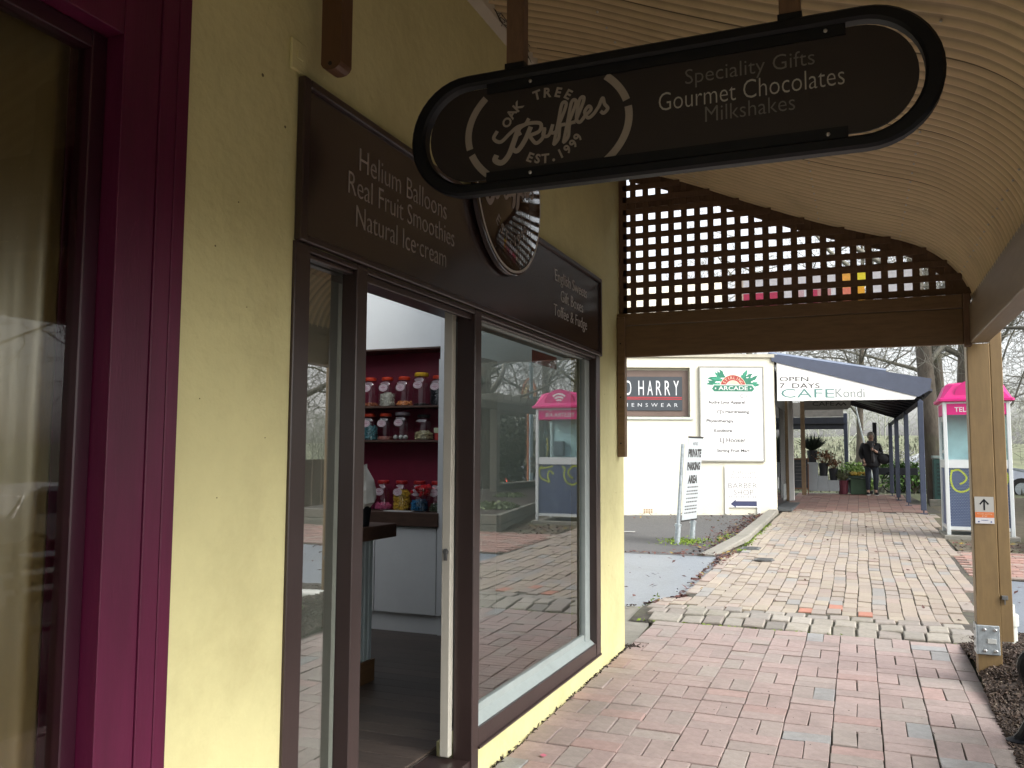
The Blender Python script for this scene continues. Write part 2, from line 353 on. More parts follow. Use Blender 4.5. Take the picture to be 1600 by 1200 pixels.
solo('road', sheet(11.2, 17.5, -40, 120, -0.02, 4, 40, lambda x, y: G0(y)-.95*min(1, (x-9)/3)), ASPH, kind='structure')
solo('road_line', sheet(14.2, 14.32, -30, 100, -0.962+.014, 1, 30), WHITEP, kind='structure')
poly_sheet('parking_line', [(-3.6, 13.9), (-1.9, 14.3), (-1.9, 14.4), (-3.6, 14.0)], -0.012, mat('faded_line', (0.6, 0.6, 0.58), 0.7, 0.2))
poly_sheet('footpath', [(2.6, 7.9), (3.5, 7.9), (5.5, 7.9), (9.5, 8.5), (9.5, 10.9), (2.7, 10.9)], -0.018, ASPHL)

poly_sheet('side_paving', [(3.3, -12), (9.3, -12), (9.3, 7.9), (3.3, 7.9)], -0.020, CONC)
# ------------------------------------------------------------------ brick paths
random.seed(3)
def brick_mesh(name, w, l, h, c, m, dome=0.0):
    mb = MB(); hx, hy = w/2, l/2
    r = [(-hx,-hy,-h),(hx,-hy,-h),(hx,hy,-h),(-hx,hy,-h),(-hx,-hy,-c),(hx,-hy,-c),(hx,hy,-c),(-hx,hy,-c),(-hx+c,-hy+c,dome*.3),(hx-c,-hy+c,dome*.3),(hx-c,hy-c,dome*.3),(-hx+c,hy-c,dome*.3)]
    if dome:
        r += [(-hx*.4,-hy*.4,dome),(hx*.4,-hy*.4,dome),(hx*.4,hy*.4,dome),(-hx*.4,hy*.4,dome)]
    fs = [(k, (k+1)%4, 4+(k+1)%4, 4+k) for k in range(4)]+[(4+k, 4+(k+1)%4, 8+(k+1)%4, 8+k) for k in range(4)]
    if dome: fs += [(8+k, 8+(k+1)%4, 12+(k+1)%4, 12+k) for k in range(4)]+[(12,13,14,15)]
    else: fs.append((8,9,10,11))
    mb.add(r, fs); return mesh_of(name, mb, m, smooth=bool(dome) and 'all'), mb
def slope(y): return atan2(G(y+.05)-G(y-.05), .1)
class Paver:
    def __init__(s, parent, m, mj): s.p = parent; s.m = m; s.mj = mj; s.cache = {}; s.j = MB(); s.rn = []
    def lay(s, x, y, w, l, joined=False, dz=0.0, m=None, tilt=0.6, c=0.0025, dome=0.0, rz=0.0):
        key = (round(w,3), round(l,3), dome, m.name if m else '')
        if key not in s.cache: s.cache[key] = brick_mesh('brick', w, l, 0.05, c, m or s.m, dome)
        me, mb = s.cache[key]
        z = G(y)+random.gauss(0, 0.0022)+dz
        rot = Matrix.Translation((x, y, z)) @ Matrix.Rotation(slope(y)+radians(random.gauss(0, tilt)), 4, 'X') @ Matrix.Rotation(radians(random.gauss(0, tilt)), 4, 'Y') @ Matrix.Rotation(rz+radians(random.gauss(0, .7)), 4, 'Z')
        if joined:
            s.j.add([rot @ Vector(v) for v in mb.v], mb.f); s.rn += [random.random()]*len(mb.f)
        else:
            o = bpy.data.objects.new('brick', me); COL.objects.link(o); o.parent = s.p; o.matrix_local = rot @ Matrix.Translation((random.gauss(0,.0012), random.gauss(0,.0015), 0)) @ Matrix.Diagonal((random.uniform(.972, 1.0), random.uniform(.972, 1.0), 1, 1))
    def finish(s, label=None):
        if s.j.v: o = part('brick', s.j, s.mj, s.p, kind='stuff', rnd=s.rn)
pathA = solo('brick_path', sheet(0.0, 2.34, -3, 7.32, -0.014, 2, 60, lambda x, y: G(y)), JOINT, kind='structure')
P = Paver(pathA, BRA, BRAa); cw = 0.245; g = 0.004
for i in range(-1, 10):
    xc = 0.01+cw*i+cw/2
    rows = []; y = -2.93+0.0*i
    k = 0
    while y < 7.25:
        if xc-cw/2 > -0.3 and not (i == -1):
            L = 0.256; joined = y < 3.7; yc = y+L/2
            x0 = xc-cw/2; w = cw
            if i == 9: w = 0.118; 
            if i == 9:
                P.lay(x0+w/2, yc, w-g, L-g, joined)
            elif (k+i) % 2 == 0:
                P.lay(x0+cw*.25, yc, cw/2-g, L-g, joined, tilt=.5); P.lay(x0+cw*.75, yc, cw/2-g, L-g, joined, tilt=.5)
            else:
                P.lay(xc, y+L*.25, cw-g, L/2-g, joined, tilt=.5); P.lay(xc, y+L*.75, cw-g, L/2-g, joined, tilt=.5)
        y += 0.256; k += 1
P.finish()
# rough setts across the path
band = solo('sett_band', sheet(-0.22, 2.5, 7.30, 8.04, -0.016, 2, 12, lambda x, y: G(y)), JOINT, kind='structure')
Q = Paver(band, SETT, SETT)
for r_ in range(3):
    x = -0.06-0.06*r_
    n = 0
    while x < 2.36:
        w = random.uniform(0.155, 0.185) if not (r_ == 0 and x < 0.2) else 0.27
        Q.lay(x+w/2, 7.44+r_*0.235+0.03*sin(x*3), w-0.014, 0.215, False, dz=random.uniform(-.006, .010), tilt=1.8, c=0.008, dome=0.0)
        x += w
# running bond path beyond
def edgeL(y): return [(7.9,-.24),(8.05,-.22),(8.7,0.02),(10,-.02),(11.75,-.06),(12.2,0.07),(20,0.07),(40,.07)]
def lerp(t, x):
    for a, b in zip(t, t[1:]):
        if x <= b[0]: return a[1]+(b[1]-a[1])*max(0, (x-a[0])/(b[0]-a[0]))
    return t[-1][1]
EL = edgeL(0); ER = [(8, 2.46), (9, 2.62), (11, 2.78), (15, 2.88), (17, 2.95), (20, 3.15)]
mb = MB(); ny = 48; vs_ = []
for j in range(ny+1):
    y = 8.0+11.9*j/ny; vs_ += [(lerp(EL, y), y, G(y)-0.014), (lerp(ER, y)+.03, y, G(y)-0.014)]
mb.add(vs_, [(2*j, 2*j+1, 2*j+3, 2*j+2) for j in range(ny)])
pathB = solo('brick_footpath', mb, JOINT, kind='structure')
P = Paver(pathB, BRB, BRBa); cnt = 0; todo = []
for c_ in range(-2, 27):
    xc = -0.02+0.125*c_+0.0625; y = 8.06-(0.13 if c_ % 2 else 0)+random.uniform(-.02, .02)
    while y < 19.75:
        yc = y+0.125
        if yc > 8.05 and lerp(EL, yc)+0.03 < xc-0.0 < lerp(ER, yc)-0.03: todo.append((yc, xc))
        y += 0.25
todo.sort()
for k, (yc, xc) in enumerate(todo):
    if any(abs(yc-a) < .13 and abs(xc-b) < .07 for a, b in ((8.2, 1.13), (8.45, 1.40), (8.25, 1.67))):
        P.lay(xc, yc, 0.119, 0.243, False, m=BRO); continue
    far = k > 297
    P.lay(xc+0.008*sin(yc*2.1), yc, 0.118, 0.243, far, tilt=.7, dz=0.006*sin(xc*9+yc*4))
P.finish()
# drain covers let into the bricks
for (x, y, r, lb) in ((0.20, 12.6, 0.0, 'rusty rectangular drain cover beside the end of the kerb'), (0.50, 11.45, .13, 'small round iron service cover among buff bricks')):
    d = thing('drain_cover', (x, y, G(y)), lb, 'drain cover'); mb = MB()
    if r: mb.lathe([(r, 0), (r, .010), (r-.02, .013)], 18, (x, y, G(y)+.004))
    else: mb.cbox(x-.13, x+.13, y-.16, y+.16, G(y)+.002, G(y)+.014, .004)
    IR = mat('cast_iron', (0.16, 0.165, 0.165), 0.5, 0.3, 20, metal=.3)
    part('plate', mb, IR, d); mb = MB()
    for i in range(5): mb.box(x-.09, x+.09, y-.12+i*.055, y-.10+i*.055, G(y)+.014, G(y)+.022)
    part('rib', mb, IR, d)
# kerb along the car park, its pieces
kerb = solo('kerb', MB().box(-0.12, 0.05, 11.9, 18.7, G0(15)-.25, G0(11.9)-.05), CONC, kind='structure')
for i in range(4):
    y0 = 11.75+i*1.75; y1 = y0+1.735; mb = MB(); hh = 0.085
    pts = [(-.15, 0), (.07, 0), (.07, hh-.02), (.05, hh), (-.12, hh), (-.15, hh-.03)]
    for (ya, yb) in ((y0, y1),):
        s = .3 if i == 0 else 1
        A = [(x-(.25 if i == 0 else 0)*(1), ya, G0(ya)-.03+(z+.03)*s) for x, z in pts]; B = [(x, yb, G0(yb)+z) for x, z in pts]; n = 6
        mb.add(A+B, [tuple(range(n-1,-1,-1)), tuple(range(n, 2*n))]+[(k, (k+1)%n, n+(k+1)%n, n+k) for k in range(n)])
    part('kerbstone', mb, CONC, kerb)
# dark leaf litter against the kerb, moss
def litter(name, pts, m, s0, s1, zf=G0, flat=.3):
    mb = MB(); rn = []
    for x, y in pts:
        s = random.uniform(s0, s1); a = random.uniform(0, pi); z = zf(y) if zf.__code__.co_argcount == 1 else zf(x, y)
        M = Matrix.Translation((x, y, z+s*.12)) @ Matrix.Rotation(a, 4, 'Z') @ Matrix.Rotation(random.gauss(0, flat), 4, 'X') @ Matrix.Rotation(random.gauss(0, flat), 4, 'Y')
        mb.add([M @ Vector(v) for v in ((-s,0,0),(0,-s*.45,.1*s),(s,0,0),(0,s*.45,.12*s))], [(0,1,2,3)]); rn.append(random.random())
    return solo(name, mb, m, kind='stuff', rnd=rn)
pts = []
for i in range(900):
    y = random.uniform(11.8, 18.6); pts.append((-.17-abs(random.gauss(0, .16+.012*(19-y))), y))
for i in range(160): pts.append((random.uniform(-2.8, -.2), random.uniform(16.6, 18.3)))
for i in range(90): pts.append((random.uniform(-2.8, 0), random.uniform(7.6, 12)))
for i in range(60): pts.append((random.uniform(0, 2.8), random.uniform(8, 18)))
for i in range(220): t = random.random(); pts.append((-3.3+3.2*t, 11.62+.12*t+random.gauss(0,.03)))
for i in range(120): t = random.random(); pts.append((-.24+.26*t+random.gauss(0,.02), 8.05+.6*t))
for i in range(90): t = random.random(); pts.append((.0-.06*t-.03+random.gauss(0,.02), 8.7+3*t))
for i in range(160): pts.append((random.uniform(-.1, .06), random.gauss(11.6, .4)))
litter('fallen_leaves', pts, LEAFD, .015, .045)
pts = [(random.gauss(-.85, .16), random.gauss(13.2, .22)) for i in range(500)]+[(random.gauss(-.35, .08), random.gauss(13.6, .5)) for i in range(120)]+[(random.gauss(.10, .025), random.uniform(12.3, 16.5)) for i in range(220)]+[(random.gauss(-.22, .03), random.uniform(7.7, 8.6)) for i in range(20)]
pts += [(random.uniform(-.2, 2.3), 7.33+.235*random.randint(0,3)+random.gauss(0,.008)) for i in range(260)]
litter('moss_patch', pts, MOSS, .012, .03, flat=.8)
# crack lines of soil between slabs
pts = [(-.30+random.gauss(0,.02)-t*1.7, 7.98-t*.75+random.gauss(0,.015)) for t in [random.random() for i in range(160)]]+[(-.23+.28*t, 8.05+.55*t) for t in [random.random() for i in range(50)]]+[(.012+random.gauss(0,.008), random.uniform(3, 6.4)) for i in range(260)]+[(.03+random.gauss(0,.03), 6.40+random.gauss(0,.03)) for i in range(60)]
litter('path_specks', [(random.uniform(.1, 2.3), random.uniform(3.9, 7.2)) for i in range(90)], MULCHM, .003, .009, zf=lambda y: G(y)+.002)
solo('chalk_mark', MB().add([(x*1.0, y, G(y)+.006) for x, y in ((.165,4.05),(.19,4.03),(.20,4.06),(.175,4.075))], [(0,1,2,3)]), mat('pink_chalk', (.75,.2,.3), .8), 'small bright pink chalk spot on the bricks near the shop wall', 'mark')
litter('joint_debris', pts, MULCHM, .006, .02, flat=.8)
# mulch bed
def mulch(x, y): return G0(y)-.01+.155*math.exp(-((x-2.62)/.38)**2-((y-6.45)/.65)**2)+.04*min(1, max(0, (x-2.34)/.3))+.012*sin(x*23)*sin(y*19)
mb = sheet(2.335, 5.5, -3, 7.75, 0, 40, 110, mulch)
solo('mulch_bed', mb, MULCHM, kind='structure')
mb = MB(); rn = []
for i in range(11000):
    y = random.uniform(3.6, 7.7); x = 2.325+abs(random.gauss(0, .55 if i % 5 else .04)); 
    if x > 4: continue
    s = random.uniform(.006, .022); M = Matrix.Translation((x, y, mulch(x, y)+.006)) @ Matrix.Rotation(random.uniform(0, pi), 4, 'Z') @ Matrix.Rotation(random.gauss(0, .45), 4, 'Y')
    w = s*random.uniform(.15, .4); mb.box(-s, s, -w, w, -.002, .003+.1*s, M); rn += [random.random()]*6
solo('bark_mulch', mb, CHIP, kind='stuff', rnd=rn)
# ------------------------------------------------------------------ the yellow shop building
B = thing('shop_building', (0, 3, 0), 'yellow rendered shop building with brown shopfront and magenta window', 'building')
mb = MB(); X0, X1 = -0.20, 0.0
for a in ((-4, -1.2, -.3, 3.72), (-1.2, 1.73, -.3, .36), (-1.2, 1.73, 2.86, 3.72), (1.73, 2.21, -.3, 3.72), (2.21, 5.66, 2.151, 3.72), (3.655, 5.66, -.3, .146), (5.66, 6.33, -.3, 3.72), (2.21, 3.655, -.3, .0)):
    mb.box(X0, X1, *a)
mb.box(-3.6, -.2, 6.20, 6.33, -.3, 3.52); mb.box(-3.6, -3.5, -4, 6.2, -.3, 3.39)
part('wall', mb, YEL, B)
mb = MB(); INW = mat('interior_white', (0.95, 1.0, 1.0), 0.6, 0.03, 3)
mb.box(-3.6, -3.5, 1.75, 6.2, 0, 3.30); mb.box(-3.5, -.2, 1.75, 1.83, 0, 3.30); mb.box(-.203, -.2, 1.83, 2.20, 0, 3.30)
mb.box(-3.5, -1.27, 6.12, 6.2, 0, 3.30); mb.box(-1.27, -.2, 6.12, 6.2, 0, 3.30); mb.box(-.215, -.203, 2.3, 5.6, 2.155, 3.30)
part('interior_wall', mb, INW, B)
mb = MB(); mb.box(-3.5, -.2, 1.83, 2.1, 3.30, 3.38); mb.box(-3.5, -.2, 5.95, 6.12, 3.30, 3.38); mb.box(-3.5, -3.4, 2.1, 5.95, 3.30, 3.38); mb.box(-.4, -.2, 2.1, 5.95, 3.30, 3.38)  # wide unseen opening left in the ceiling, added to bring in sky light
mb.box(-3.46, -3.4, 2.1, 5.95, 3.381, 3.50); mb.box(-.4, -.34, 2.1, 5.95, 3.381, 3.50)
part('ceiling', mb, INW, B)
mb = MB(); mb.box(-3.6, -3.461, -4, 6.2, 3.401, 3.48); mb.box(-3.46, -.2, -4, 2.09, 3.402, 3.48); mb.box(-3.46, -.2, 5.96, 6.2, 3.402, 3.48); mb.box(-.339, -.2, 2.1, 5.95, 3.402, 3.48)
part('roof', mb, GALV, B)
mb = MB(); mb.box(-.2, .0, 2.645, 3.59, .002, .105); part('threshold', mb, BROWNSHOP, B)
# brown joinery, each member moulded
def member(mb, y0, y1, z0, z1, x0, x1, steps=()):
    mb.cbox(x0, x1, y0, y1, z0, z1, .003)
fr = MB(); XF = 0.012
member(fr, 2.21, 2.292, -.02, 2.15, -.09, XF); member(fr, 2.576, 2.645, -.02, 2.15, -.055, XF-.002); member(fr, 3.59, 3.662, -.02, 2.15, -.085, XF-.002)
member(fr, 5.565, 5.66, .146, 2.15, -.09, XF); member(fr, 2.292, 5.565, 2.128, 2.148, -.05, XF-.004)
member(fr, 2.292, 2.576, 2.113, 2.127, -.04, -.006); member(fr, 2.645, 3.59, 2.100, 2.127, -.03, -.006); member(fr, 3.662, 5.565, 2.118, 2.127, -.05, -.02)
member(fr, 3.662, 5.565, .146, .228, -.09, XF-.004)
member(fr, 2.292, 2.57, -.02, .16, -.09, XF-.004)
member(fr, 2.292, 5.565, 2.137, 2.1505, -.215, -.052)
fr.box(-.03, XF+.006, 3.66, 5.66, .138, .149)
part('window_frame', fr, BROWNSHOP, B)
ALU = mat('pale_aluminium', (0.40, 0.46, 0.45), 0.4, 0.1, 6)
mb = MB(); mb.cbox(-.075, -.035, 5.465, 5.562, .25, 2.115, .004); mb.cbox(-.075, -.045, 3.665, 5.465, .243, .30, .004); mb.cbox(-.075, -.050, 3.665, 5.465, 2.112, 2.126, .003)
mb.add([(-.045,3.665,.262),(-.045,5.56,.262),(-.004,5.56,.229),(-.004,3.665,.229)], [(0,3,2,1)])
part('window_bead', mb, ALU, B)
mb = MB(); mb.box(-.064, -.058, 3.665, 5.47, .29, 2.115); part('pane', mb, WGLASS, B)
mb = MB(); mb.box(-.072, -.070, 4.55, 4.98, 2.00, 2.075); part('window_patch', mb, mat('plum_patch', (.30,.03,.06), .5), B)  # plain plum rectangle set behind the top of the pane
mb = MB(); mb.box(-.052, -.047, 2.292, 2.576, .16, 2.127); part('pane', mb, WGLASS, B)
mb = MB(); mb.cbox(-.132, -.088, 3.55, 3.588, .12, 2.16, .003)
o = part('door_edge', mb, mat('cream_door_paint', (0.60, 0.58, 0.50), 0.5, 0.05), B)
mb = MB(); mb.lathe([(.014, 0), (.014, .006), (.008, .009)], 10, M=frame((-.110, 3.55, 1.03), (1,0,0), (0,0,1))); mb.box(-.118, -.102, 3.543, 3.55, .99, 1.03); part('latch', mb, IR, o)
mb = MB(); a_ = atan2(1.85, -.90); mb.box(0, 2.06, -.02, .02, .12, 2.74, Matrix.Translation((-.26, 3.95, 0)) @ Matrix.Rotation(a_, 4, 'Z')); part('added_screen', mb, mat('dark_screen', (.05,.047,.042), .7, .1), B)  # dark screen added behind the glass to darken the view through it
# bits inside the left pane: pale blind and post
mb = MB(); mb.box(-.32, -.30, 2.10, 2.86, .12, 2.27); mb.box(-.36, -.34, 2.10, 3.03, .12, 2.6); part('partition', mb, mat('grey_panel', (0.22, 0.22, 0.19), 0.7, 0.08), B)
mb = MB(); mb.box(-.31, -.26, 2.862, 2.93, .12, 2.6); part('post', mb, mat('pale_post', (0.42, 0.42, 0.37), 0.6, 0.06), B)
# scotia where wall meets verandah, switch plate, screw holes
mb = MB(); mb.add([(0.001, -3, 3.60), (0.001, 6.2, 3.60), (.035, 6.2, 3.64), (.035, -3, 3.64), (.05, 6.2, 3.70), (.05, -3, 3.70)], [(0,1,2,3), (3,2,4,5)])
part('scotia', mb, mat('off_white_paint', (0.62, 0.58, 0.47), 0.6, 0.1, 2), B)
mb = MB(); mb.cbox(0, .012, 2.165, 2.245, 2.70, 2.80, .003); mb.cbox(.012, .016, 2.19, 2.22, 2.74, 2.765, .001); part('cable_plate', mb, YEL, B)
random.seed(17); mb = MB()
for (y, z, r) in ((2.04, 2.62, .006), (2.155, 2.50, .005), (1.86, 2.05, .003), (1.95, 2.2, .0025), (2.0, 1.9, .002), (2.1, 1.52, .002), (1.82, 1.62, .002), (1.9, 1.35, .002), (5.8, 1.9, .003), (6.1, 1.2, .003), (5.9, .7, .003)):
    mb.lathe([(r, 0), (r*.8, .0012)], 7, M=frame((.0, y, z), (0,1,0), (.1,0,1) if False else (0,0,1)))
part('wall_mark', mb, mat('wall_mark_dark', (.16,.13,.06), .9), B, kind='stuff')
# magenta window
mw_ = MB()
def mm(y0, y1, z0, z1, x0, x1): mw_.cbox(x0, x1, y0, y1, z0, z1, .0018)
mm(1.688, 1.73, .36, 2.86, -.2, .011); mm(1.632, 1.687, .40, 2.80, -.2, .009); mm(1.515, 1.631, .44, 2.74, -.2, .004); 
mm(-1.2, 1.687, 2.801, 2.859, -.2, .018); mm(-1.2, 1.631, 2.741, 2.80, -.2, .010); mm(-1.1, 1.514, 2.50, 2.74, -.2, .002); mm(-1.2, 1.687, .361, .44, -.2, .02); mm(-1.2, -1.08, .44, 2.5, -.2, .004)
o = part('magenta_frame', mw_, MAG, B)
mb = MB(); mb.cbox(-.10, -.05, 1.47, 1.5145, .44, 2.5, .003); mb.cbox(-.10, -.05, -1.08, 1.47, 2.455, 2.499, .003); part('sash', mb, mat('dark_plum_sash', (0.035, 0.006, 0.016), .3, .1), o)
mb = MB(); mb.box(-.078, -.073, -1.08, 1.47, .44, 2.455); part('pane', mb, glass('curtain_pane', 1.45, (.9, .9, .85)), o)
mb = MB(); mb.box(-1.6, -.2, -1.3, 1.74, 2.74, 2.79); mb.box(-1.6, -1.55, -1.3, 1.74, 0, 2.74); part('inner_room', mb, mat('dim_pink_plaster', (0.80, 0.58, 0.42), .8, .05), B)
mb = MB(); n = 400; vs_ = []
for i in range(n+1):
    y = -1.15+2.66*i/n; x = -.150+.020*sin(y*19)+.014*sin(y*31+1)+.004*sin(y*90)
    vs_ += [(x, y, .3), (x+.012*sin(y*19), y, 2.56)]
mb.add(vs_, [(2*i, 2*i+2, 2*i+3, 2*i+1) for i in range(n)])
o = solo('curtain', mb, mat('olive_curtain', (0.135, 0.098, 0.048), 0.3, 0.12, 5, grain=(6, 6, .3), spec=.8), 'olive brown pleated curtain hanging behind the magenta framed window', 'curtain', smooth='all', base=(-.3, .2, 2.6))
# floor of the shop
fl = solo('floor', MB().box(-3.5, -.2, 1.83, 6.12, .05, .112), mat('floor_gap', (.03, .022, .018), .8, .1), kind='structure')
PLK = mat('dark_floor_plank', (1,1,1), 0.42, 0.3, 7, grain=(1, 9, 1), rnd=('obj', [(1, (.085, .064, .052)), (1, (.10, .075, .060)), (1, (.072, .055, .046))]), rvar=.15)
me0 = mesh_of('plank', MB().cbox(-1.645, 1.645, -.0622, .0622, -.006, .008, .002), PLK)
for i in range(34):
    o = bpy.data.objects.new('plank', me0); COL.objects.link(o); o.parent = fl; o.location = (-1.85, 1.9+.126*i, .114)
    ORG[o.name] = Vector()
    o.location = Vector((-1.85, 1.9+.126*i, .114))

# ------------------------------------------------------------------ verandah
PROF = cat([(-.02, 3.705), (.49, 3.525), (.99, 3.305), (1.44, 3.12), (1.765, 3.01), (2.0, 2.93), (2.15, 2.845), (2.27, 2.735), (2.345, 2.62), (2.385, 2.50)], 4)
def ceil_z(x):
    for a, b in zip(PROF, PROF[1:]):
        if a[0] <= x <= b[0]: return a[1]+(b[1]-a[1])*(x-a[0])/(b[0]-a[0])
    return PROF[-1][1]
V = thing('verandah', (2.4, 6.2, 0), 'street verandah with cream corrugated bullnose roof and brown timber lattice end', 'verandah')
def corr(y0, y1, pitch=.076, amp=.0145, s=16):
    mb = MB(); nrm = []
    for i, p in enumerate(PROF):
        a = PROF[max(0, i-1)]; b = PROF[min(len(PROF)-1, i+1)]; d = (Vector((b[0], b[1]))-Vector((a[0], a[1]))).normalized(); nrm.append(Vector((d.y, -d.x)))
    n = int((y1-y0)/pitch*s); m = len(PROF); vs = []
    for j in range(n+1):
        y = y0+(y1-y0)*j/n; dd_ = (y/pitch) % 1.0; dd_ = min(dd_, 1-dd_)*pitch; h = amp*(.55*cos(2*pi*y/pitch)+1.0*math.exp(-(dd_/.0075)**2))
        for i, p in enumerate(PROF): vs.append((p[0]+nrm[i].x*h, y, p[1]+nrm[i].y*h))
    mb.add(vs, [(j*m+i, j*m+i+1, (j+1)*m+i+1, (j+1)*m+i) for j in range(n) for i in range(m-1)])
    return mb
w_ = .762
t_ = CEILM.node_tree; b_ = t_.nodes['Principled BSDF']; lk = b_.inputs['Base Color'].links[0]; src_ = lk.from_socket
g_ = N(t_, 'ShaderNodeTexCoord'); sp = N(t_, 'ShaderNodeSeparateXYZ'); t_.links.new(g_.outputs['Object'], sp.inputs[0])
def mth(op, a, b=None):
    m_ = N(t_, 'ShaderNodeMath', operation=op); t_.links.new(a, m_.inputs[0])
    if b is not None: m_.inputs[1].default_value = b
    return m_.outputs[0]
q_ = mth('PINGPONG', mth('ADD', sp.outputs[1], 6.2), .038)       # distance from the rib line (object origin at y 6.2); crest highlight and side shade painted into colour
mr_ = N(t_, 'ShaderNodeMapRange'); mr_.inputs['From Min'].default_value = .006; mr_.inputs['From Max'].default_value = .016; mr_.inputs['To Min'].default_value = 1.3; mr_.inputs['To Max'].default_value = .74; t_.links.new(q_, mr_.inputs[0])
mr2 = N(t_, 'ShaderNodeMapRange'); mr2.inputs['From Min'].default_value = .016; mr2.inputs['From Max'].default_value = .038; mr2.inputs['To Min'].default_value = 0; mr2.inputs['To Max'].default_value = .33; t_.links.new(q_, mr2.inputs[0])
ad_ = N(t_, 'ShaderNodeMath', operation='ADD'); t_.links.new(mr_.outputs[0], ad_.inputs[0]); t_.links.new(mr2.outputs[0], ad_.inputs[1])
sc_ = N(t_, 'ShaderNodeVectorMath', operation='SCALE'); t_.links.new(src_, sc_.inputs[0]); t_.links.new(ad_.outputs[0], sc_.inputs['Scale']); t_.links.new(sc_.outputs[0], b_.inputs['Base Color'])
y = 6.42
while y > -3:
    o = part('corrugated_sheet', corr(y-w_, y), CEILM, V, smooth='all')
    mb = MB()
    for k_ in (5, 12, 19, 30):
        p = PROF[min(k_, len(PROF)-1)]; q = PROF[min(k_, len(PROF)-1)-1]; d = Vector((p[0]-q[0], p[1]-q[1])).normalized()
        for j_ in range(5): mb.ico((p[0]+d.y*.012, y-w_+.038+.152*j_, p[1]-d.x*.012), .0065, 1)
    part('roof_screw', mb, STEEL, o, kind='stuff'); mb = MB(); mb.tube([(p[0]+.0, y-w_+.003, p[1]-.013) for p in PROF[1:-1]], .0022, 4, cap=False); part('sheet_lap', mb, mat('dark_lap_line', (.16,.13,.08), .8), o); y -= w_  # thin dark line along each sheet lap
EDGE = mat('edge_beam_paint', (0.30, 0.225, 0.145), .5, .1, 5, grain=(8, 1, 8))
mb = MB(); mb.cbox(2.335, 2.44, -3, 6.19, 2.205, 2.455, .006); mb.cbox(2.36, 2.47, -3, 6.42, 2.456, 2.53, .004); part('edge_beam', mb, EDGE, V)
mb = MB(); mb.cbox(.0, 2.30, 6.165, 6.21, 2.20, 2.432, .004); part('end_beam', mb, BEAMB, V)
mb = MB(); mb.cbox(.0, 2.30, 6.16, 6.215, 2.436, 2.525, .004); part('end_beam', mb, BEAMB, V)
mb = MB(); mb.cbox(2.301, 2.345, 6.150, 6.22, 2.185, 2.53, .004); part('joint_block', mb, LATB, V)
mb = MB(); mb.cbox(0.002, .062, 6.14, 6.205, 1.46, 2.50, .005); part('wall_post', mb, BEAMB, V)
mb = MB(); [mb.lathe([(.006, 0), (.006, .002)], 8, M=frame((.03, 6.14, z), (1,0,0), (0,0,1))) for z in (1.56, 1.9, 2.3)]; part('screw', mb, BLACKM, V)
# post: two timbers with stop chamfers
def chamfer_post(mb, x0, x1, y0, y1, z0, zs, z1, c=.018):
    def ring(z, c): return [(x0+c,y0,z),(x1-c,y0,z),(x1,y0+c,z),(x1,y1-c,z),(x1-c,y1,z),(x0+c,y1,z),(x0,y1-c,z),(x0,y0+c,z)]
    vs = []
    for z, cc in ((z0, .002), (zs-.035, .002), (zs, c), (z1, c)): vs += ring(z, cc)
    fs = [tuple(range(7,-1,-1)), tuple(range(24,32))]+[(k*8+i, k*8+(i+1)%8, k*8+8+(i+1)%8, k*8+8+i) for k in range(3) for i in range(8)]
    mb.add(vs, fs)
def add_post(y, par, foot):
    mb = MB(); chamfer_post(mb, 2.318, 2.452, y, y+.13, foot, foot+.52, 2.205, .006); o = part('post', mb, POSTB, par)
    mb = MB(); chamfer_post(mb, 2.4525, 2.520, y+.0015, y+.11, foot+.22, foot+.50, 2.45, .003); part('post_packer', mb, POSTB, o)
    return o
po = add_post(6.225, V, .10)
for yy in (2.0, -2.2): add_post(yy, V, -.05)
mb = MB(); mb.cbox(2.315, 2.44, 6.206, 6.224, .235, .415, .003); mb.box(2.308, 2.314, 6.206, 6.33, .235, .415); part('base_plate', mb, GALV, po)
mb = MB()
for x, z in ((2.355,.39), (2.415,.39), (2.355,.26), (2.415,.26)): mb.lathe([(.011, 0), (.011, .007), (.007, .010)], 6, M=frame((x, 6.206, z), (1,0,0), (0,0,1)))
for z in (.27,.32,.38): mb.lathe([(.008, 0), (.008, .008)], 6, M=frame((2.308, 6.27, z), (0,-1,0), (0,0,1)))
part('bolt', mb, STEEL, po)
mb = MB(); mb.cbox(2.37, 2.42, 6.2, 6.2055, .305, .335, .001); part('steel_tag', mb, mat('pale_tag', (.55,.57,.55), .5), po)
mb = MB(); mb.cbox(2.46, 2.495, 6.21, 6.244, .58, .605, .002); mb.box(2.474, 2.48, 6.21, 6.22, .55, .58); part('hook', mb, IR, po)
# arrow notice on the post
s = thing('arrow_sign', (2.38, 6.222, 1.1), 'small grey and orange notice with a black up arrow fixed on the ochre post', 'sign')
F = frame((2.33, 6.2225, 1.05), (1,0,0), (0,0,1)); mb = MB(); mb.box(0, .108, 0, .17, -.0, .003, F); part('plate', mb, mat('notice_grey', (0.50,0.50,0.47), .5, .03), s)
mb = MB(); mb.box(0.001, .107, .038, .073, .003, .0042, F); part('orange_band', mb, mat('notice_orange', (0.75,0.20,0.05), .5, .03), s)
mb = MB(); mb.box(0.001, .107, .001, .037, .003, .0042, F); part('white_band', mb, mat('notice_white', (0.75,0.75,0.78), .5, .03), s)
mb = MB(); stroke(mb, [(.054,.085),(.054,.150)], .009, F, .001, .003); stroke(mb, [(.030,.122),(.054,.153),(.078,.122)], .010, F, .001, .003); part('arrow', mb, BLACKM, s)
mb = MB(); text(mb, 'Arcade parking', F, w=.085, h=.010, cx=.054, y=.056, lift=.0042, depth=.0005); text(mb, 'at rear', F, w=.03, h=.008, cx=.054, y=.044, lift=.0042, depth=.0005); part('lettering', mb, mat('notice_pale', (.8,.65,.5), .5), s)
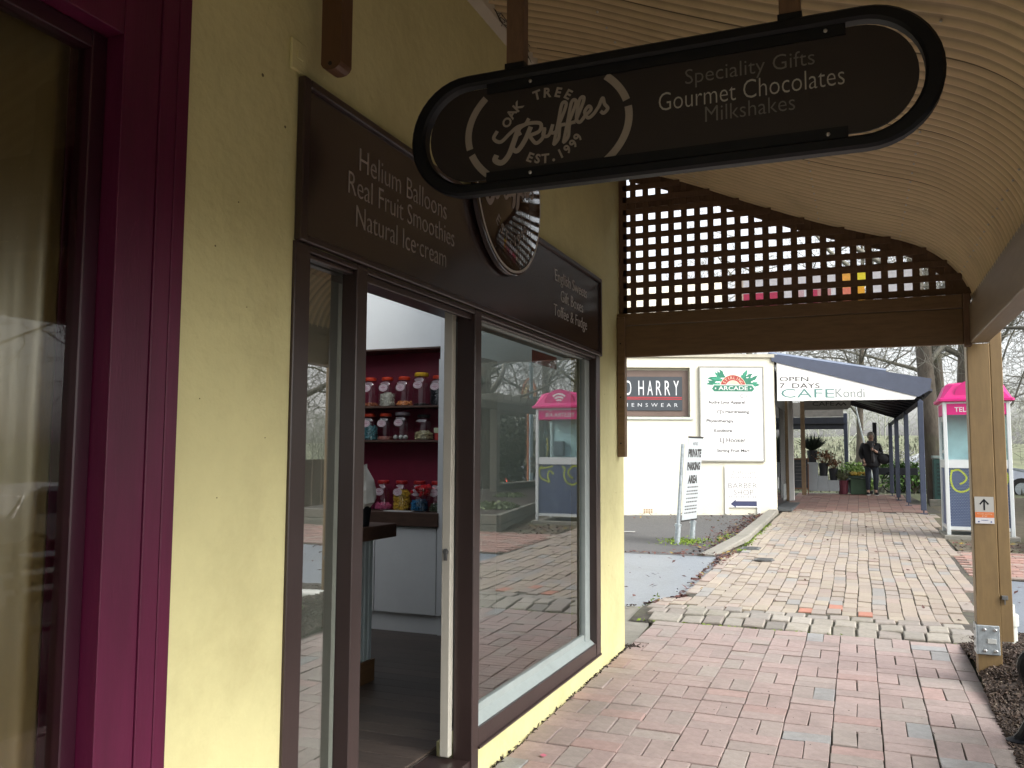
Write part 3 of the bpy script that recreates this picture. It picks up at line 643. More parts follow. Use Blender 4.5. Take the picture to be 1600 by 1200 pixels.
mb = MB(); text(mb, 'Adelaide', F, w=.04, h=.008, cx=.054, y=.018, lift=.0042, depth=.0005); mb.lathe([(.005,0),(.005,.0006)],10,M=F@Matrix.Translation((.02,.012,.0042))); mb.lathe([(.005,0),(.005,.0006)],10,M=F@Matrix.Translation((.09,.012,.0042))); part('small_print', mb, mat('notice_blue', (.05,.1,.3), .5), s)
# lattice
LP = part('lattice_panel', MB().box(.0, .06, 6.222, 6.236, 2.527, 3.66), LATB, V)
k = 0; x = .108
xs_ = []
while x < 2.34:
    top = ceil_z(x)-.012
    mb = MB(); mb.cbox(x-.0225, x+.0225, 6.232, 6.240, 2.527, top, .0015); part('slat', mb, LATB, LP); x += .0965
def xend(z):
    for i in range(0, 480):
        x = .02+.005*i
        if x > 2.375 or ceil_z(x)-.012 < z: return x
    return 2.375
z = 2.5945-.045
zz = 2.560
while zz < 3.62:
    e = xend(zz+.022)
    if e > .15:
        mb = MB(); mb.cbox(.03, e, 6.222, 6.2305, zz-.0225, zz+.0225, .0015); part('slat', mb, LATB, LP)
    zz += .0942
mb = MB(); mb.box(.03, 1.0, 6.246, 6.262, 3.345, 3.425); part('rail', mb, LATB, LP)
# curved board following the roof
mb = MB(); pr = [p for p in PROF if p[0] > .05]; vs_ = []
for i, p in enumerate(pr):
    a = pr[max(0, i-1)]; b = pr[min(len(pr)-1, i+1)]; d = Vector((b[0]-a[0], b[1]-a[1])).normalized(); n_ = Vector((d.y, -d.x)); h = .105
    q = (p[0]+n_.x*h, p[1]+n_.y*h); t_ = (p[0]+n_.x*.012, p[1]+n_.y*.012)
    for yy in (6.244, 6.262): vs_ += [(t_[0], yy, t_[1]), (max(.01,q[0]), yy, max(q[1], 2.527))]
n_ = len(pr); fs_ = []
for i in range(n_-1):
    a = 4*i; b = 4*i+4; fs_ += [(a, a+1, b+1, b), (a+2, b+2, b+3, a+3), (a, b, b+2, a+2), (a+1, a+3, b+3, b+1)]
mb.add(vs_, fs_); part('curved_board', mb, LATB, LP)
# coloured banner behind the lattice
bn = thing('banner', (1.4, 6.34, 2.65), 'pale cloth banner with pink, orange and yellow patches behind the lattice', 'banner')
mb = MB(); F = frame((.84, 6.34, 2.53), (1,0,0), (0,0,1))
def cq(mb, a, b, c, d): mb.add([F @ Vector(p) for p in ((a,c,0),(b,c,0),(b,d,0),(a,d,0))], [(0,1,2,3)])
for (a, b, c, d) in ((.06,.33,.12,.25), (.33,.40,0,.25), (.40,.48,.12,.25), (.48,.50,0,.25), (.50,.57,.12,.25), (.57,.66,.12,.25), (.66,.70,0,.25), (.89,1.18,0,.25)): mb = MB(); cq(mb, a, b, c, d); part('cloth', mb, cloth_mat('banner_pale', (.80,.78,.80), .85), bn)
mb = MB(); mb.box(-.02, 1.2, .25, .27, -.01, .01, F); part('batten', mb, LATB, bn)
for (a, b, c, d, col, nm) in ((.06,.33,0,.12,(.42,.06,.11),'crimson'), (.0,.06,.0,.25,(.50,.42,.33),'tan'), (.50,.57,0,.12,(.42,.06,.11),'crimson'), (.40,.48,.0,.12,(.5,.34,.36),'rose'), (.57,.66,.0,.12,(.45,.22,.22),'rose2'), (.70,.79,0,.12,(.62,.20,.14),'coral'), (.70,.79,.12,.25,(.70,.35,.08),'orange'), (.79,.89,.12,.25,(.72,.60,.06),'yellow'), (.79,.88,0,.12,(.72,.35,.05),'orange2')):
    mb = MB(); cq(mb, a, b, c, d); part('patch', mb, cloth_mat('banner_'+nm, tuple(min(.95, c*1.35) for c in col), .85), bn)
# pvc stormwater pipe behind the post, galvanised
pv = thing('storm_pipe', (2.58, 6.75, .05), 'white plastic stormwater pipe stub in the mulch behind the post', 'pipe'); PV = mat('pvc_white', (.62,.64,.58), .4, .06)
mb = MB(); mb.lathe([(.045, 0), (.045, .22), (.056, .22), (.056, .29), (.045, .30)], 20, (2.585, 6.85, .1)); part('socket', mb, PV, pv, smooth=True)
mb = MB(); mb.cbox(2.53, 2.60, 6.77, 6.84, .36, .44, .004); mb.lathe([(.035, .3), (.035, .36)], 16, (2.585, 6.85, .1)); part('cap', mb, PV, pv)
mb = MB(); mb.tube([(2.6,6.86,.16),(2.9,6.9,.15),(3.3,6.95,.13)], .05, 12); part('branch_pipe', mb, PV, pv, smooth=True)
# cobweb threads in the corner
random.seed(11); mb = MB()
for i in range(26):
    y = random.uniform(3.3, 5.2); a = Vector((.05, y, 3.66)); pts_ = [a+Vector((random.uniform(0, .07)*k/3, random.gauss(0, .03)*k, -.02*k+random.gauss(0, .01))) for k in range(4)]
    mb.tube(pts_, .0022, 3, cap=False)
solo('cobweb', mb, mat('dusty_cobweb', (.07,.055,.04), .9), kind='stuff')
# ------------------------------------------------------------------ signs on the shop
def logo(mb, F, s, th, thin_txt=0.0):
    """brand mark: broken oval ring is drawn by the caller; word in linked script; s = half width of the oval"""
    k_ = [0]
    def S(pts, w, n=6): k_[0] += 1; stroke(mb, [(p[0]*s, p[1]*s*.88) for p in cat(pts, n)], w*s*.92, F, th+.00006*k_[0], .00003*k_[0])
    # T
    S([(-.70,.13),(-.76,.02),(-.66,-.06),(-.52,.04),(-.40,.12),(-.28,.14),(-.22,.22)], .055)
    S([(-.38,.10),(-.46,-.10),(-.55,-.30),(-.66,-.40),(-.76,-.34),(-.73,-.26)], .085)
    # R
    S([(-.36,-.02),(-.38,.08),(-.24,.14),(-.06,.10),(-.08,-.02),(-.24,-.06)], .055)
    S([(-.20,.08),(-.30,-.12),(-.42,-.26),(-.50,-.20)], .075)
    S([(-.22,-.08),(-.14,-.20),(-.04,-.14),(.00,.0)], .055)
    # u
    S([(.00,.02),(-.03,-.10),(.05,-.12),(.12,.04)], .05); S([(.12,.04),(.09,-.08),(.15,-.09),(.20,-.02)], .05)
    # f f l
    for dx in (0, .14):
        S([(.18+dx,-.04),(.30+dx,.22),(.33+dx,.33),(.27+dx,.33),(.20+dx,.06),(.13+dx,-.22),(.12+dx,-.28),(.19+dx,-.2),(.22+dx,-.02),(.30+dx,.0)], .05)
    S([(.44,.0),(.56,.26),(.58,.36),(.52,.33),(.46,.06),(.50,-.02),(.58,.06)], .05)
    # e s
    S([(.58,.06),(.67,.14),(.64,.2),(.58,.12),(.62,.02),(.70,.06),(.78,.16)], .05)
    S([(.78,.16),(.84,.28),(.86,.18),(.90,.10),(.84,.04),(.80,.08)], .05)
def arc_text(mb, s, F, r, ry, a0, a1, h, depth, thin=0.0, inner=False):
    """letters along an arc; a0 -> a1 in degrees; inner = baseline faces outwards below"""
    n = len(s)
    for i, ch in enumerate(s):
        if ch == ' ': continue
        a = radians(a0+(a1-a0)*(i+.5)/n); x, y = r*cos(a), ry*sin(a); rot = a-pi/2 if not inner else a+pi/2
        M = F @ Matrix.Translation((x, y, 0)) @ Matrix.Rotation(rot, 4, 'Z')
        hh = h*.3 if ch == '.' else h
        text(mb, ch, M, h=hh, cx=0, y=0, thin=thin, depth=depth)
# fascia
s = thing('fascia_sign', (0, 4, 2.4), 'long dark brown shop fascia with pale lettering above the shop windows', 'sign')
mb = MB(); mb.box(.001, .016, 2.25, 5.625, 2.176, 2.66); part('board', mb, BOARD, s)
mb = MB(); mb.cbox(.001, .03, 2.212, 2.249, 2.151, 2.69, .004); mb.cbox(.001, .03, 2.25, 5.625, 2.661, 2.69, .004); mb.cbox(.001, .03, 5.626, 5.658, 2.151, 2.69, .004); mb.cbox(.001, .028, 2.25, 5.625, 2.151, 2.175, .004)
part('border', mb, BROWNSHOP, s)
FW = frame((.0165, 0, 0), (0,1,0), (0,0,1))
for (t_, a, b, z, h) in (('Helium Balloons', 2.563, 3.262, 2.487, .082), ('Real Fruit Smoothies', 2.494, 3.34, 2.386, .080), ('Natural Ice\u00b7cream', 2.548, 3.262, 2.278, .078), ('English Sweets', 4.698, 5.335, 2.478, .092), ('Gift Boxes', 4.803, 5.25, 2.392, .070), ('Toffee & Fudge', 4.676, 5.335, 2.268, .092)):
    mb = MB(); text(mb, t_, FW, w=b-a, h=h, x0=a, y=z, thin=.012, depth=.0015); part('lettering', mb, TXT if a < 4 else TXTW, s)
# round sign
s = thing('round_sign', (.02, 3.9, 2.82), 'glossy round brown sign with pale script lettering on the fascia board', 'sign')
F = frame((.034, 3.905, 2.815), (0,1,0), (0,0,1)); R_ = .440
mb = MB(); mb.lathe([(R_, 0), (R_, .022), (R_-.006, .026)], 72, M=frame((.0315, 3.905, 2.815), (0,1,0), (0,0,1))); part('disc', mb, mat('gloss_brown', (.028,.016,.014), .06, .1, coat=1.0), s, smooth=True)
F = frame((.0585, 3.905, 2.815), (0,1,0), (0,0,1))
mb = MB(); stroke(mb, ang(0, 2*pi, 72, R_-.018), .013, F, .001); part('ring', mb, TXTW, s)
mb = MB(); logo(mb, F @ Matrix.Rotation(radians(3), 4, 'Z') @ Matrix.Translation((-.03,-.0,0)), .375, .001); part('script', mb, TXT, s)
mb = MB(); arc_text(mb, 'OAK TREE', F, .30, .30, 150, 28, .055, .001)
part('lettering', mb, TXT, s); mb = MB(); arc_text(mb, 'EST.1999', F, .29, .29, 225, 325, .055, .001, inner=True); part('lettering', mb, TXT, s)
mb = MB()
for a in (25, 115, 205, 240, 295): mb.lathe([(.005, 0), (.005, .003)], 8, M=F@Matrix.Translation((.405*cos(radians(a)), .405*sin(radians(a)), .001)))
part('screw', mb, BLACKM, s)
# hanging sign
s = thing('hanging_sign', (1.08, 2.6, 2.55), 'dark rounded shop sign in black tube frame hanging under the verandah', 'sign')
cx, cz, hw, hh = 1.062, 2.566, .845, .212
Fh = frame((cx, 2.583, cz), (1,0,0), (0,0,1))
def stadium(hw, hh, n=20):
    r = hh; return ang(-pi/2, pi/2, n, r, hw-r, 0)+ang(pi/2, 3*pi/2, n, r, -(hw-r), 0)
mb = MB(); o_ = stadium(hw, hh); i_ = stadium(hw-.052, hh-.040); n = len(o_)
Fb = frame((cx, 2.62, cz), (1,0,0), (0,0,1))
def ringp(poly, z): return [Fb @ Vector((x, y, z)) for x, y in poly]
mid = stadium(hw-.010, hh-.008); mid2 = stadium(hw-.044, hh-.032)
vs_ = ringp(o_, 0)+ringp(o_, .034)+ringp(mid, .044)+ringp(mid2, .044)+ringp(i_, .034)+ringp(i_, 0)
mb.add(vs_, [(k*n+j, k*n+(j+1)%n, ((k+1)%6)*n+(j+1)%n, ((k+1)%6)*n+j) for k in range(6) for j in range(n)])
fr_ = part('frame', mb, BLACKM, s, smooth=True)
mb = MB(); mb.box(-.56, .585, .138, .176, .010, .030, Fb); mb.box(-.56, .585, -.176, -.138, .010, .030, Fb); part('rail', mb, BLACKM, s)
mb = MB(); mb.prism(stadium(hw-.068, hh-.052), .008, Fb @ Matrix.Translation((0,0,.016))); part('panel', mb, mat('chocolate_panel', (.016,.0095,.0095), .55, .15, 3), s)
Ft = Fb @ Matrix.Translation((0,0,.0242))
mb = MB()
for (t_, a, b, y, h) in (('Gourmet Chocolates', 1.094, 1.641, 2.556, .058),): text(mb, t_, Ft, w=b-a, h=h, x0=a-cx, y=y-cz, thin=.012, depth=.0012)
part('lettering', mb, mat('dulled_silver_vinyl', (.45,.44,.42), .5, .08), s)
for (t_, a, b, y, h) in (('Speciality Gifts', 1.178, 1.56, 2.615, .062), ('Milkshakes', 1.238, 1.502, 2.500, .048)):
    mb = MB(); text(mb, t_, Ft, w=b-a, h=h, x0=a-cx, y=y-cz, thin=.010, depth=.0012); part('faded_lettering', mb, TXTD, s)
# oval ring in four arcs, cut by the rails
ec = Ft @ Matrix.Translation((.715-cx, 2.560-cz, 0)); mb = MB()
def clipz(pts, z): return [p for p in pts if abs(p[1]) < z]
for a0, a1 in ((14, 43), (132, 192), (198, 222), (-52, 8)):
    pts_ = [(.283*cos(radians(a0+(a1-a0)*i/14)), .205*sin(radians(a0+(a1-a0)*i/14))) for i in range(15)]
    pts_ = clipz(pts_, .141)
    mb = MB(); stroke(mb, pts_, .024, ec, .0012); part('oval_arc', mb, TXT, s)
mb = MB(); logo(mb, ec @ Matrix.Rotation(radians(4), 4, 'Z') @ Matrix.Translation((-.004, -.006, 0)), .243, .0012); part('script', mb, TXT, s)
mb = MB(); arc_text(mb, 'OAK TREE', ec, .130, .100, 170, 50, .033, .0012, -.03)
part('round_lettering', mb, TXT, s); mb = MB(); arc_text(mb, 'EST.1999', ec, .142, .124, 238, 338, .032, .0012, -.03, inner=True); part('round_lettering', mb, TXT, s)
mb = MB()
for x in (-.52+.12, .53): 
    for z in (.157, -.157): mb.lathe([(.006, 0), (.006, .003), (.003, .005)], 8, M=Fb@Matrix.Translation((x, z, .030)))
part('screw', mb, STEEL, s)
for x0 in (.575, 1.462):
    mb = MB(); mb.cbox(x0, x0+.062, 2.585, 2.635, 2.79, ceil_z(x0)-.002, .004); part('hanger', mb, LATB, s)
    mb = MB(); mb.box(x0-.004, x0+.066, 2.582, 2.638, 2.775, 2.795); part('clamp', mb, BLACKM, s)
# brown timber bracket in front of the fascia
s = thing('timber_hanger', (.12, 2.3, 3.2), 'brown square timber hanging from the verandah against the yellow wall', 'bracket')
HB = mat('brown_hanger', (.12,.055,.025), .5, .12, 6, grain=(8,8,1))
mb = MB(); n = 8; vs_ = []
pr_ = [(.055, 2.740), (.062, 2.728), (.075, 2.720), (.092, 2.718), (.110, 2.720), (.123, 2.728), (.130, 2.740)]
for yy in (2.26, 2.325): vs_ += [(x, yy, z) for x, z in pr_]+[(.130, yy, 3.6), (.055, yy, 3.6)]
m = len(pr_)+2; mb.add(vs_, [tuple(range(m-1,-1,-1)) if False else tuple(range(m)), tuple(range(2*m-1, m-1, -1))]+[(k, m+k, m+(k+1)%m, (k+1)%m) for k in range(m)])
part('timber', mb, HB, s)
mb = MB(); mb.lathe([(.007, 0), (.007, .002)], 10, M=frame((.092, 2.2585, 2.738), (1,0,0), (0,0,1))); part('bolt_hole', mb, BLACKM, s)

# ------------------------------------------------------------------ inside the shop
WOOD = mat('walnut_top', (.085,.045,.03), .5, .25, 6, grain=(1.5, 8, 8)); CRIM = mat('crimson_board', (.23,.010,.042), .5, .1)
CABW = mat('cabinet_grey_white', (.85,.88,.88), .45, .03)
sh = thing('shelf_unit', (-1.9, 5.95, .12), 'crimson backed wall shelves above white cupboards in the sweet shop', 'shelves')
mb = MB(); mb.box(-3.1, -1.312, 6.09, 6.118, 1.02, 2.29); part('back_panel', mb, CRIM, sh)
mb = MB(); mb.cbox(-3.1, -1.25, 5.86, 6.118, 2.291, 2.306, .002); part('shelf', mb, WOOD, sh)
for z in (1.836, 1.566): mb = MB(); mb.cbox(-3.1, -1.312, 5.88, 6.09, z, z+.015, .002); part('shelf', mb, WOOD, sh)
mb = MB(); mb.cbox(-3.1, -1.30, 5.80, 6.118, .925, 1.03, .003); part('counter_top', mb, WOOD, sh)
mb = MB(); mb.box(-1.311, -1.20, 5.84, 6.118, .12, 3.29); part('side_panel', mb, CABW, sh)
mb = MB(); mb.box(-3.1, -1.312, 5.90, 6.1, .12, .924); mb.box(-1.312, -.95, 5.82, 6.11, .27, 2.2); part('carcass', mb, CABW, sh)
mb = MB(); mb.cbox(-1.855, -1.325, 5.83, 5.852, .265, .915, .003); part('cupboard_door', mb, CABW, sh)
mb = MB(); mb.cbox(-2.43, -1.863, 5.83, 5.852, .265, .915, .003); part('cupboard_door', mb, CABW, sh)
mb = MB(); mb.box(-3.1, -1.2, 5.86, 5.88, .12, .262); part('kickboard', mb, CABW, sh)
ct = thing('shop_counter', (-1.4, 4.3, .12), 'shop counter with thick timber top and pale ribbed panelling by the door', 'counter')
mb = MB(); mb.cbox(-2.3, -.965, 3.4, 4.60, .975, 1.055, .004); part('counter_top', mb, WOOD, ct)
mb = MB(); mb.box(-2.2, -1.105, 3.5, 4.54, .25, .974); part('counter_body', mb, mat('mint_panel', (.45,.58,.62), .5, .04), ct)
me = None
for k in range(22):
    mb = MB(); mb.cbox(-1.104, -1.090, 3.512+k*.047, 3.512+k*.047+.038, .25, .97, .004); part('slat', mb, mat('mint_slat', (.62,.74,.78), .5, .04), ct)
for k in range(10):
    mb = MB(); mb.cbox(-2.18+k*.104, -2.18+k*.104+.088, 4.541, 4.553, .25, .97, .004); part('slat', mb, mat('mint_slat', (1,1,1)), ct)
mb = MB(); mb.box(-2.22, -1.080, 3.49, 4.56, .12, .249); part('skirting', mb, mat('oak_skirting', (.20,.11,.05), .5, .2, grain=(1,1,8)), ct)
# jars
LABEL = mat('jar_label', (.8,.68,.73), .6, .05); LABR = mat('label_rim', (.45,.12,.2), .6)
def jar(loc, label, lid, sweets, fill=.6, kind='ball', r=.065, h=.235, lidr=None, lab=True, rb=.011):
    j = thing('sweet_jar', loc, label, 'jar', 'sweet jars on the shop shelves'); x, y, z = loc
    mb = MB(); mb.lathe([(r*.9, 0), (r, .008), (r, h*.70), (r*.9, h*.80), (r*.62, h*.88), (r*.62, h*.93)], 20, loc, sq=.25, cap=False); part('glass', mb, JGLASS, j, smooth=True)
    mb = MB(); lr = lidr or r*.70; mb.lathe([(lr, h*.885), (lr*1.04, h*.90), (lr*1.04, h*.975), (lr*.92, h)], 20, loc); part('lid', mb, lid, j, smooth=True)
    if sweets:
        mb = MB(); H_ = h*.70*fill
        if kind == 'block': mb.lathe([(r*.88, .006), (r*.9, H_*.8), (r*.7, H_)], 14, loc, sq=.2)
        else:
            mb.lathe([(r*.74, .004), (r*.78, max(.012, H_-.012)), (r*.3, H_-.004)], 10, loc, sq=.2)
            n = int(60+200*fill)
            for i in range(n):
                t = random.uniform(0, 2*pi); zz = random.uniform(.010, H_); q = random.uniform(.80, .9) if zz < H_-.02 else random.uniform(0, .88)
                mb.ico((x+r*q*cos(t), y+r*q*sin(t), z+zz), rb*random.uniform(.8, 1.2), 1, .1, (1, 1, .9 if kind == 'ball' else .6))
        part('sweets', mb, sweets, j)
    if lab:
        F = frame((x, y-r-.002, z+h*.62), (1,0,0), (0,0,1)); 
        mb = MB(); mb.prism(ang(0, 2*pi*23/24, 23, .039, 0, 0, .028), .0008, F); o = part('label', mb, LABEL, j)
        mb = MB(); stroke(mb, ang(0, 2*pi, 24, .031, 0, 0, .021), .0022, F, .0005, .0008); stroke(mb, [(-.02,.002),(.02,.002)], .005, F, .0005, .0008); stroke(mb, [(-.012,-.009),(.012,-.009)], .003, F, .0005, .0008); stroke(mb, [(-.010,.012),(.010,.012)], .003, F, .0005, .0008); part('print', mb, LABR, o)
    return j
RL = mat('red_orange_lid', (.65,.06,.025), .35, .05); RL2 = mat('red_lid', (.5,.03,.03), .35); YL = mat('yellow_lid', (.75,.45,.03), .35); BL = mat('black_lid', (.01,.01,.01), .4); CLl = mat('clear_grey_lid', (.25,.22,.24), .3)
def sw(n, c): return mat('sweet_'+n, tuple(v*1.0 for v in c), .35, .35, 70)
z1, z2, z3 = 1.852, 1.582, 1.031; Y_ = 5.96
random.seed(5)
jar((-2.0, Y_, z1), 'jar of orange brown sweets, first on the top shelf, beside the door frame', RL, sw('rust', (.35,.11,.05)), .16)
jar((-1.845, Y_, z1), 'orange lidded jar half full of white pellet sweets on the top shelf', RL, sw('white', (.62,.60,.52)), .68, rb=.006)
jar((-1.69, Y_, z1), 'orange lidded jar with a few orange jelly sweets on the top shelf', RL, sw('orange', (.75,.28,.10)), .22, r=.066)
jar((-1.535, Y_, z1), 'taller yellow lidded jar, nearly empty, on the top shelf', YL, sw('dark', (.05,.03,.03)), .08, h=.262, r=.066, lidr=.055)
jar((-1.385, Y_, z1), 'orange lidded jar full of black sweets at the right of the top shelf', RL, sw('black', (.02,.022,.03)), .98)
jar((-2.0, Y_, z2), 'jar of blue and white striped sweets, first on the middle shelf', RL, sw('teal', (.10,.26,.30)), .80, kind='chip', h=.215)
jar((-1.855, Y_, z2), 'orange lidded jar with a low layer of pink brown sweets on the middle shelf', RL, sw('salmon', (.42,.16,.13)), .2, kind='block', h=.215)
jar((-1.70, Y_, z2), 'square clear jar with three white balls on the middle shelf', CLl, None, r=.07, h=.222, lidr=.058)
j_ = bpy.data.objects['sweet_jar.007'] if 'sweet_jar.007' in bpy.data.objects else None
mb = MB(); [mb.ico((-1.745+.045*i, Y_-.03, z2+.024), .019, 2) for i in range(3)]; part('sweets', mb, sw('ballwhite', (.62,.62,.6)), j_, smooth='all')
jar((-1.51, Y_, z2), 'black lidded wide jar of pale yellow sweets on the middle shelf', BL, sw('cream', (.58,.50,.30)), .52, kind='chip', r=.072, h=.20, lab=False)
jar((-2.02, Y_, z3), 'red lidded jar of dark pink sweets, first on the lower counter, beside the paper bag', RL2, sw('magenta', (.38,.05,.14)), .9)
jar((-1.865, Y_, z3), 'red lidded jar one third full of bright pink sweets on the lower counter', RL2, sw('pink', (.55,.10,.22)), .34)
jar((-1.70, Y_, z3), 'red lidded jar full of yellow sweets on the lower counter', RL2, sw('yellow', (.66,.40,.05)), .96)
jar((-1.54, Y_, z3), 'red lidded jar of blue wrapped sweets on the lower counter', RL2, sw('blue', (.03,.20,.42)), .55, kind='chip')
jar((-1.385, Y_, z3), 'red lidded jar of dull green sweets at the right of the lower counter', RL2, sw('olive', (.10,.13,.08)), .35)
bx = thing('sweet_packet', (-1.36, 5.95, z2), 'small red and white sweet packet at the right of the middle shelf', 'packet')
mb = MB(); mb.cbox(-1.40, -1.335, 5.93, 5.99, z2, z2+.055, .003); part('box', mb, mat('red_box', (.5,.04,.03), .5), bx)
mb = MB(); mb.cbox(-1.405, -1.345, 5.925, 5.985, z2+.056, z2+.096, .003, None); part('card', mb, mat('pale_card', (.55,.58,.40), .6), bx)
cb = thing('sweet_bowl', (-1.44, 5.86, z3), 'clear bowl of red and pink sweets in front of the lower counter jars', 'bowl')
mb = MB(); mb.lathe([(.03, 0), (.06, .03), (.075, .09), (.07, .13)], 18, (-1.455, 5.865, z3+.06), cap=False); part('glass', mb, JGLASS, cb, smooth=True)
mb = MB()
for i in range(60): mb.ico((-1.455+random.gauss(0,.028), 5.865+random.gauss(0,.025), z3+.13+random.uniform(0,.07)), .016, 1, .2)
part('sweets', mb, sw('red', (.60,.02,.03)), cb)
mb = MB(); mb.lathe([(.045, 0), (.02, .01), (.012, .06)], 12, (-1.455, 5.865, z3)); part('stem', mb, JGLASS, cb, smooth=True)
pp = solo('price_card', MB().box(-1.78, -1.55, 5.815, 5.90, z3+.001, z3+.004), WHITEP, 'white paper lying on the lower counter in front of yellow sweets', 'paper')
BGX = -1.035
pb = thing('tissue_bag', (-1.2, 4.3, 1.056), 'crumpled white tissue bag standing in a black pot on the counter', 'bag')
mb = MB(); random.seed(4); 
ring = []
for k in range(5):
    zz = [0, .06, .12, .19, .26][k]; rr = [.045, .075, .085, .06, .03][k]; ring.append([(BGX+(rr+random.uniform(-.015,.02))*cos(2*pi*i/11), 4.30+(rr+random.uniform(-.015,.02))*sin(2*pi*i/11), 1.14+zz+random.uniform(-.015,.02)) for i in range(11)])
mb.add([p for r in ring for p in r], [(k*11+i, k*11+(i+1)%11, (k+1)*11+(i+1)%11, (k+1)*11+i) for k in range(4) for i in range(11)]); part('tissue', mb, mat('tissue', (.7,.7,.66), .8), pb)
mb = MB(); mb.lathe([(.05, 0), (.06, .10), (.062, .13), (.05, .13)], 16, (BGX, 4.30, 1.056)); part('pot', mb, BLACKM, pb, smooth=True)
# unseen ceiling opening, added to light the shop (built with the ceiling)
# ------------------------------------------------------------------ right of the path
mb = MB(); rn = []; random.seed(9)
P = None
vs_ = []
cp = solo('brick_crossing', sheet(2.86, 9.6, 10.95, 13.35, -.012, 4, 6), JOINT, kind='structure')
cm_ = {}
y = 11.0; r_ = 0
while y < 13.3:
    x = max(lerp(ER, y), 2.84)+.06-(.12 if r_ % 2 else 0)
    while x < 9.4:
        rot = Matrix.Translation((x+.12, y+.055, G0(y)+random.gauss(0,.002))); b_ = MB(); b_.box(-.116, .116, -.053, .053, -.04, 0, rot); mb.add(b_.v, b_.f); rn += [random.random()]*6; x += .24
    y += .118; r_ += 1
part('brick', mb, mat('red_brick_joined', (1,1,1), .6, .15, 20, bump=.3, rnd=('attr', [(3,(.46,.27,.22)),(2,(.40,.25,.21)),(1,(.40,.32,.27))]), rvar=.12), cp, kind='stuff', rnd=rn)
pts = [(random.uniform(2.9, 5.2), random.gauss(14.1, .45)) for i in range(420)]+[(random.uniform(2.95, 6), random.uniform(8, 11)) for i in range(70)]
litter('leaf_litter', pts, LEAFD, .02, .05)
poly_sheet('garden_soil', [(2.9, 13.35), (4.2, 13.3), (7, 16), (7.4, 26), (3.6, 26), (2.95, 20), (2.88, 15)], -.006, mat('brown_soil', (.13,.11,.075), .95, .35, 9, bump=.8, stain=((.12,.15,.05), 1.2, .6)))
# phone booth
ph = thing('phone_booth', (3.36, 15.4, .27), 'white framed telephone booth with bright pink domed roof and blue mesh base', 'phone booth')
bw, bd, z0, z1 = .93, .86, .255, 2.335
x0, x1, y0, y1 = 2.895, 3.825, 14.99, 15.85
BW = mat('booth_white', (.72,.76,.76), .35, .04); PINK = mat('booth_pink', (.66,.012,.20), .35, .05); 
mb = MB(); mb.cbox(2.85, 3.88, 14.93, 15.95, .13, .262, .01); part('slab', mb, CONC, ph)
for (a, b) in ((x0, y0), (x1-.055, y0), (x0, y1-.055), (x1-.055, y1-.055)): mb = MB(); mb.cbox(a, a+.055, b, b+.055, .262, z1, .006); part('frame_post', mb, BW, ph)
def rails(z, h, sides='fblr'):
    mb = MB()
    if 'f' in sides: mb.box(x0+.056, x1-.056, y0+.008, y0+.045, z, z+h)
    if 'b' in sides: mb.box(x0+.056, x1-.056, y1-.045, y1-.008, z, z+h)
    if 'l' in sides: mb.box(x0+.008, x0+.045, y0+.056, y1-.056, z, z+h)
    if 'r' in sides: mb.box(x1-.045, x1-.008, y0+.056, y1-.056, z, z+h)
    part('frame_rail', mb, BW, ph)
rails(.345, .05); rails(1.30, .13); rails(2.305, .03)
mb = MB(); mb.box(x0+.056, x1-.056, y0+.002, y0+.03, 2.13, 2.304); mb.box(x1-.03, x1-.002, y0+.056, y1-.056, 2.13, 2.304); mb.box(x0+.002, x0+.03, y0+.056, y1-.056, 2.13, 2.304); part('header', mb, PINK, ph)
F = frame((x0+.056, y0+.001, 2.13), (1,0,0), (0,0,1)); mb = MB(); text(mb, 'TELSTRA AIR', F, w=.58, h=.075, cx=.40, y=.045, thin=-.008, depth=.002)
for r in (.012, .024, .036): stroke(mb, ang(radians(40), radians(140), 8, r, .585, .13), .006, F, .001)
part('lettering', mb, WHITEP, ph)
MESHB = mat('booth_blue', (.075,.11,.23), .5, .1); 
mb = MB(); mb.box(x0+.046, x1-.046, y0+.03, y0+.034, .395, 1.30); mb.box(x0+.03, x0+.034, y0+.046, y1-.046, .395, 1.30); mb.box(x1-.034, x1-.03, y0+.046, y1-.046, .395, 1.30); part('mesh_backing', mb, MESHB, ph)
mb = MB(); zz = .40; k = 0
while zz < 1.29:   # expanded metal: rows of small diamonds
    n = 22; 
    for i in range(n):
        xa = x0+.06+i*(.81/n)+(.018 if k % 2 else 0); mb.box(xa, xa+.024, y0+.020, y0+.026, zz, zz+.008)
    for i in range(n):
        ya = y0+.06+i*(.74/n)+(.018 if k % 2 else 0); mb.box(x1-.028, x1-.020, ya, ya+.024, zz, zz+.008)
    zz += .024; k += 1
part('expanded_mesh', mb, mat('mesh_grey_blue', (.26,.32,.42), .5, .1), ph, kind='stuff')
F = frame((x0, y0+.0195, 0), (1,0,0), (0,0,1)); LIME = mat('lime_paint', (.55,.66,.03), .5)
mb = MB()
for pts_ in ([(.10,1.27),(.08,1.12),(.12,.98),(.22,.93),(.33,.98),(.38,1.10),(.36,1.22),(.42,1.27)], [(.10,1.25),(.20,1.27),(.30,1.16),(.26,1.08),(.20,1.05)], [(.58,1.12),(.66,1.18),(.70,1.08),(.66,.98),(.74,1.0),(.84,1.06),(.86,1.2),(.8,1.28)], [(.60,1.27),(.70,1.24),(.86,1.22)]):
    c_ = cat(pts_, 6)
    mb = MB()
    for a, b in zip(c_[::1], c_[1:]): stroke(mb, [(a.x, a.y), (b.x*.75+a.x*.25, b.y*.75+a.y*.25)], .026, F, .001, 0)
    part('graffiti', mb, LIME, ph, kind='stuff')
BG_ = glass('booth_glass', 1.5, (.92,.98,.98))
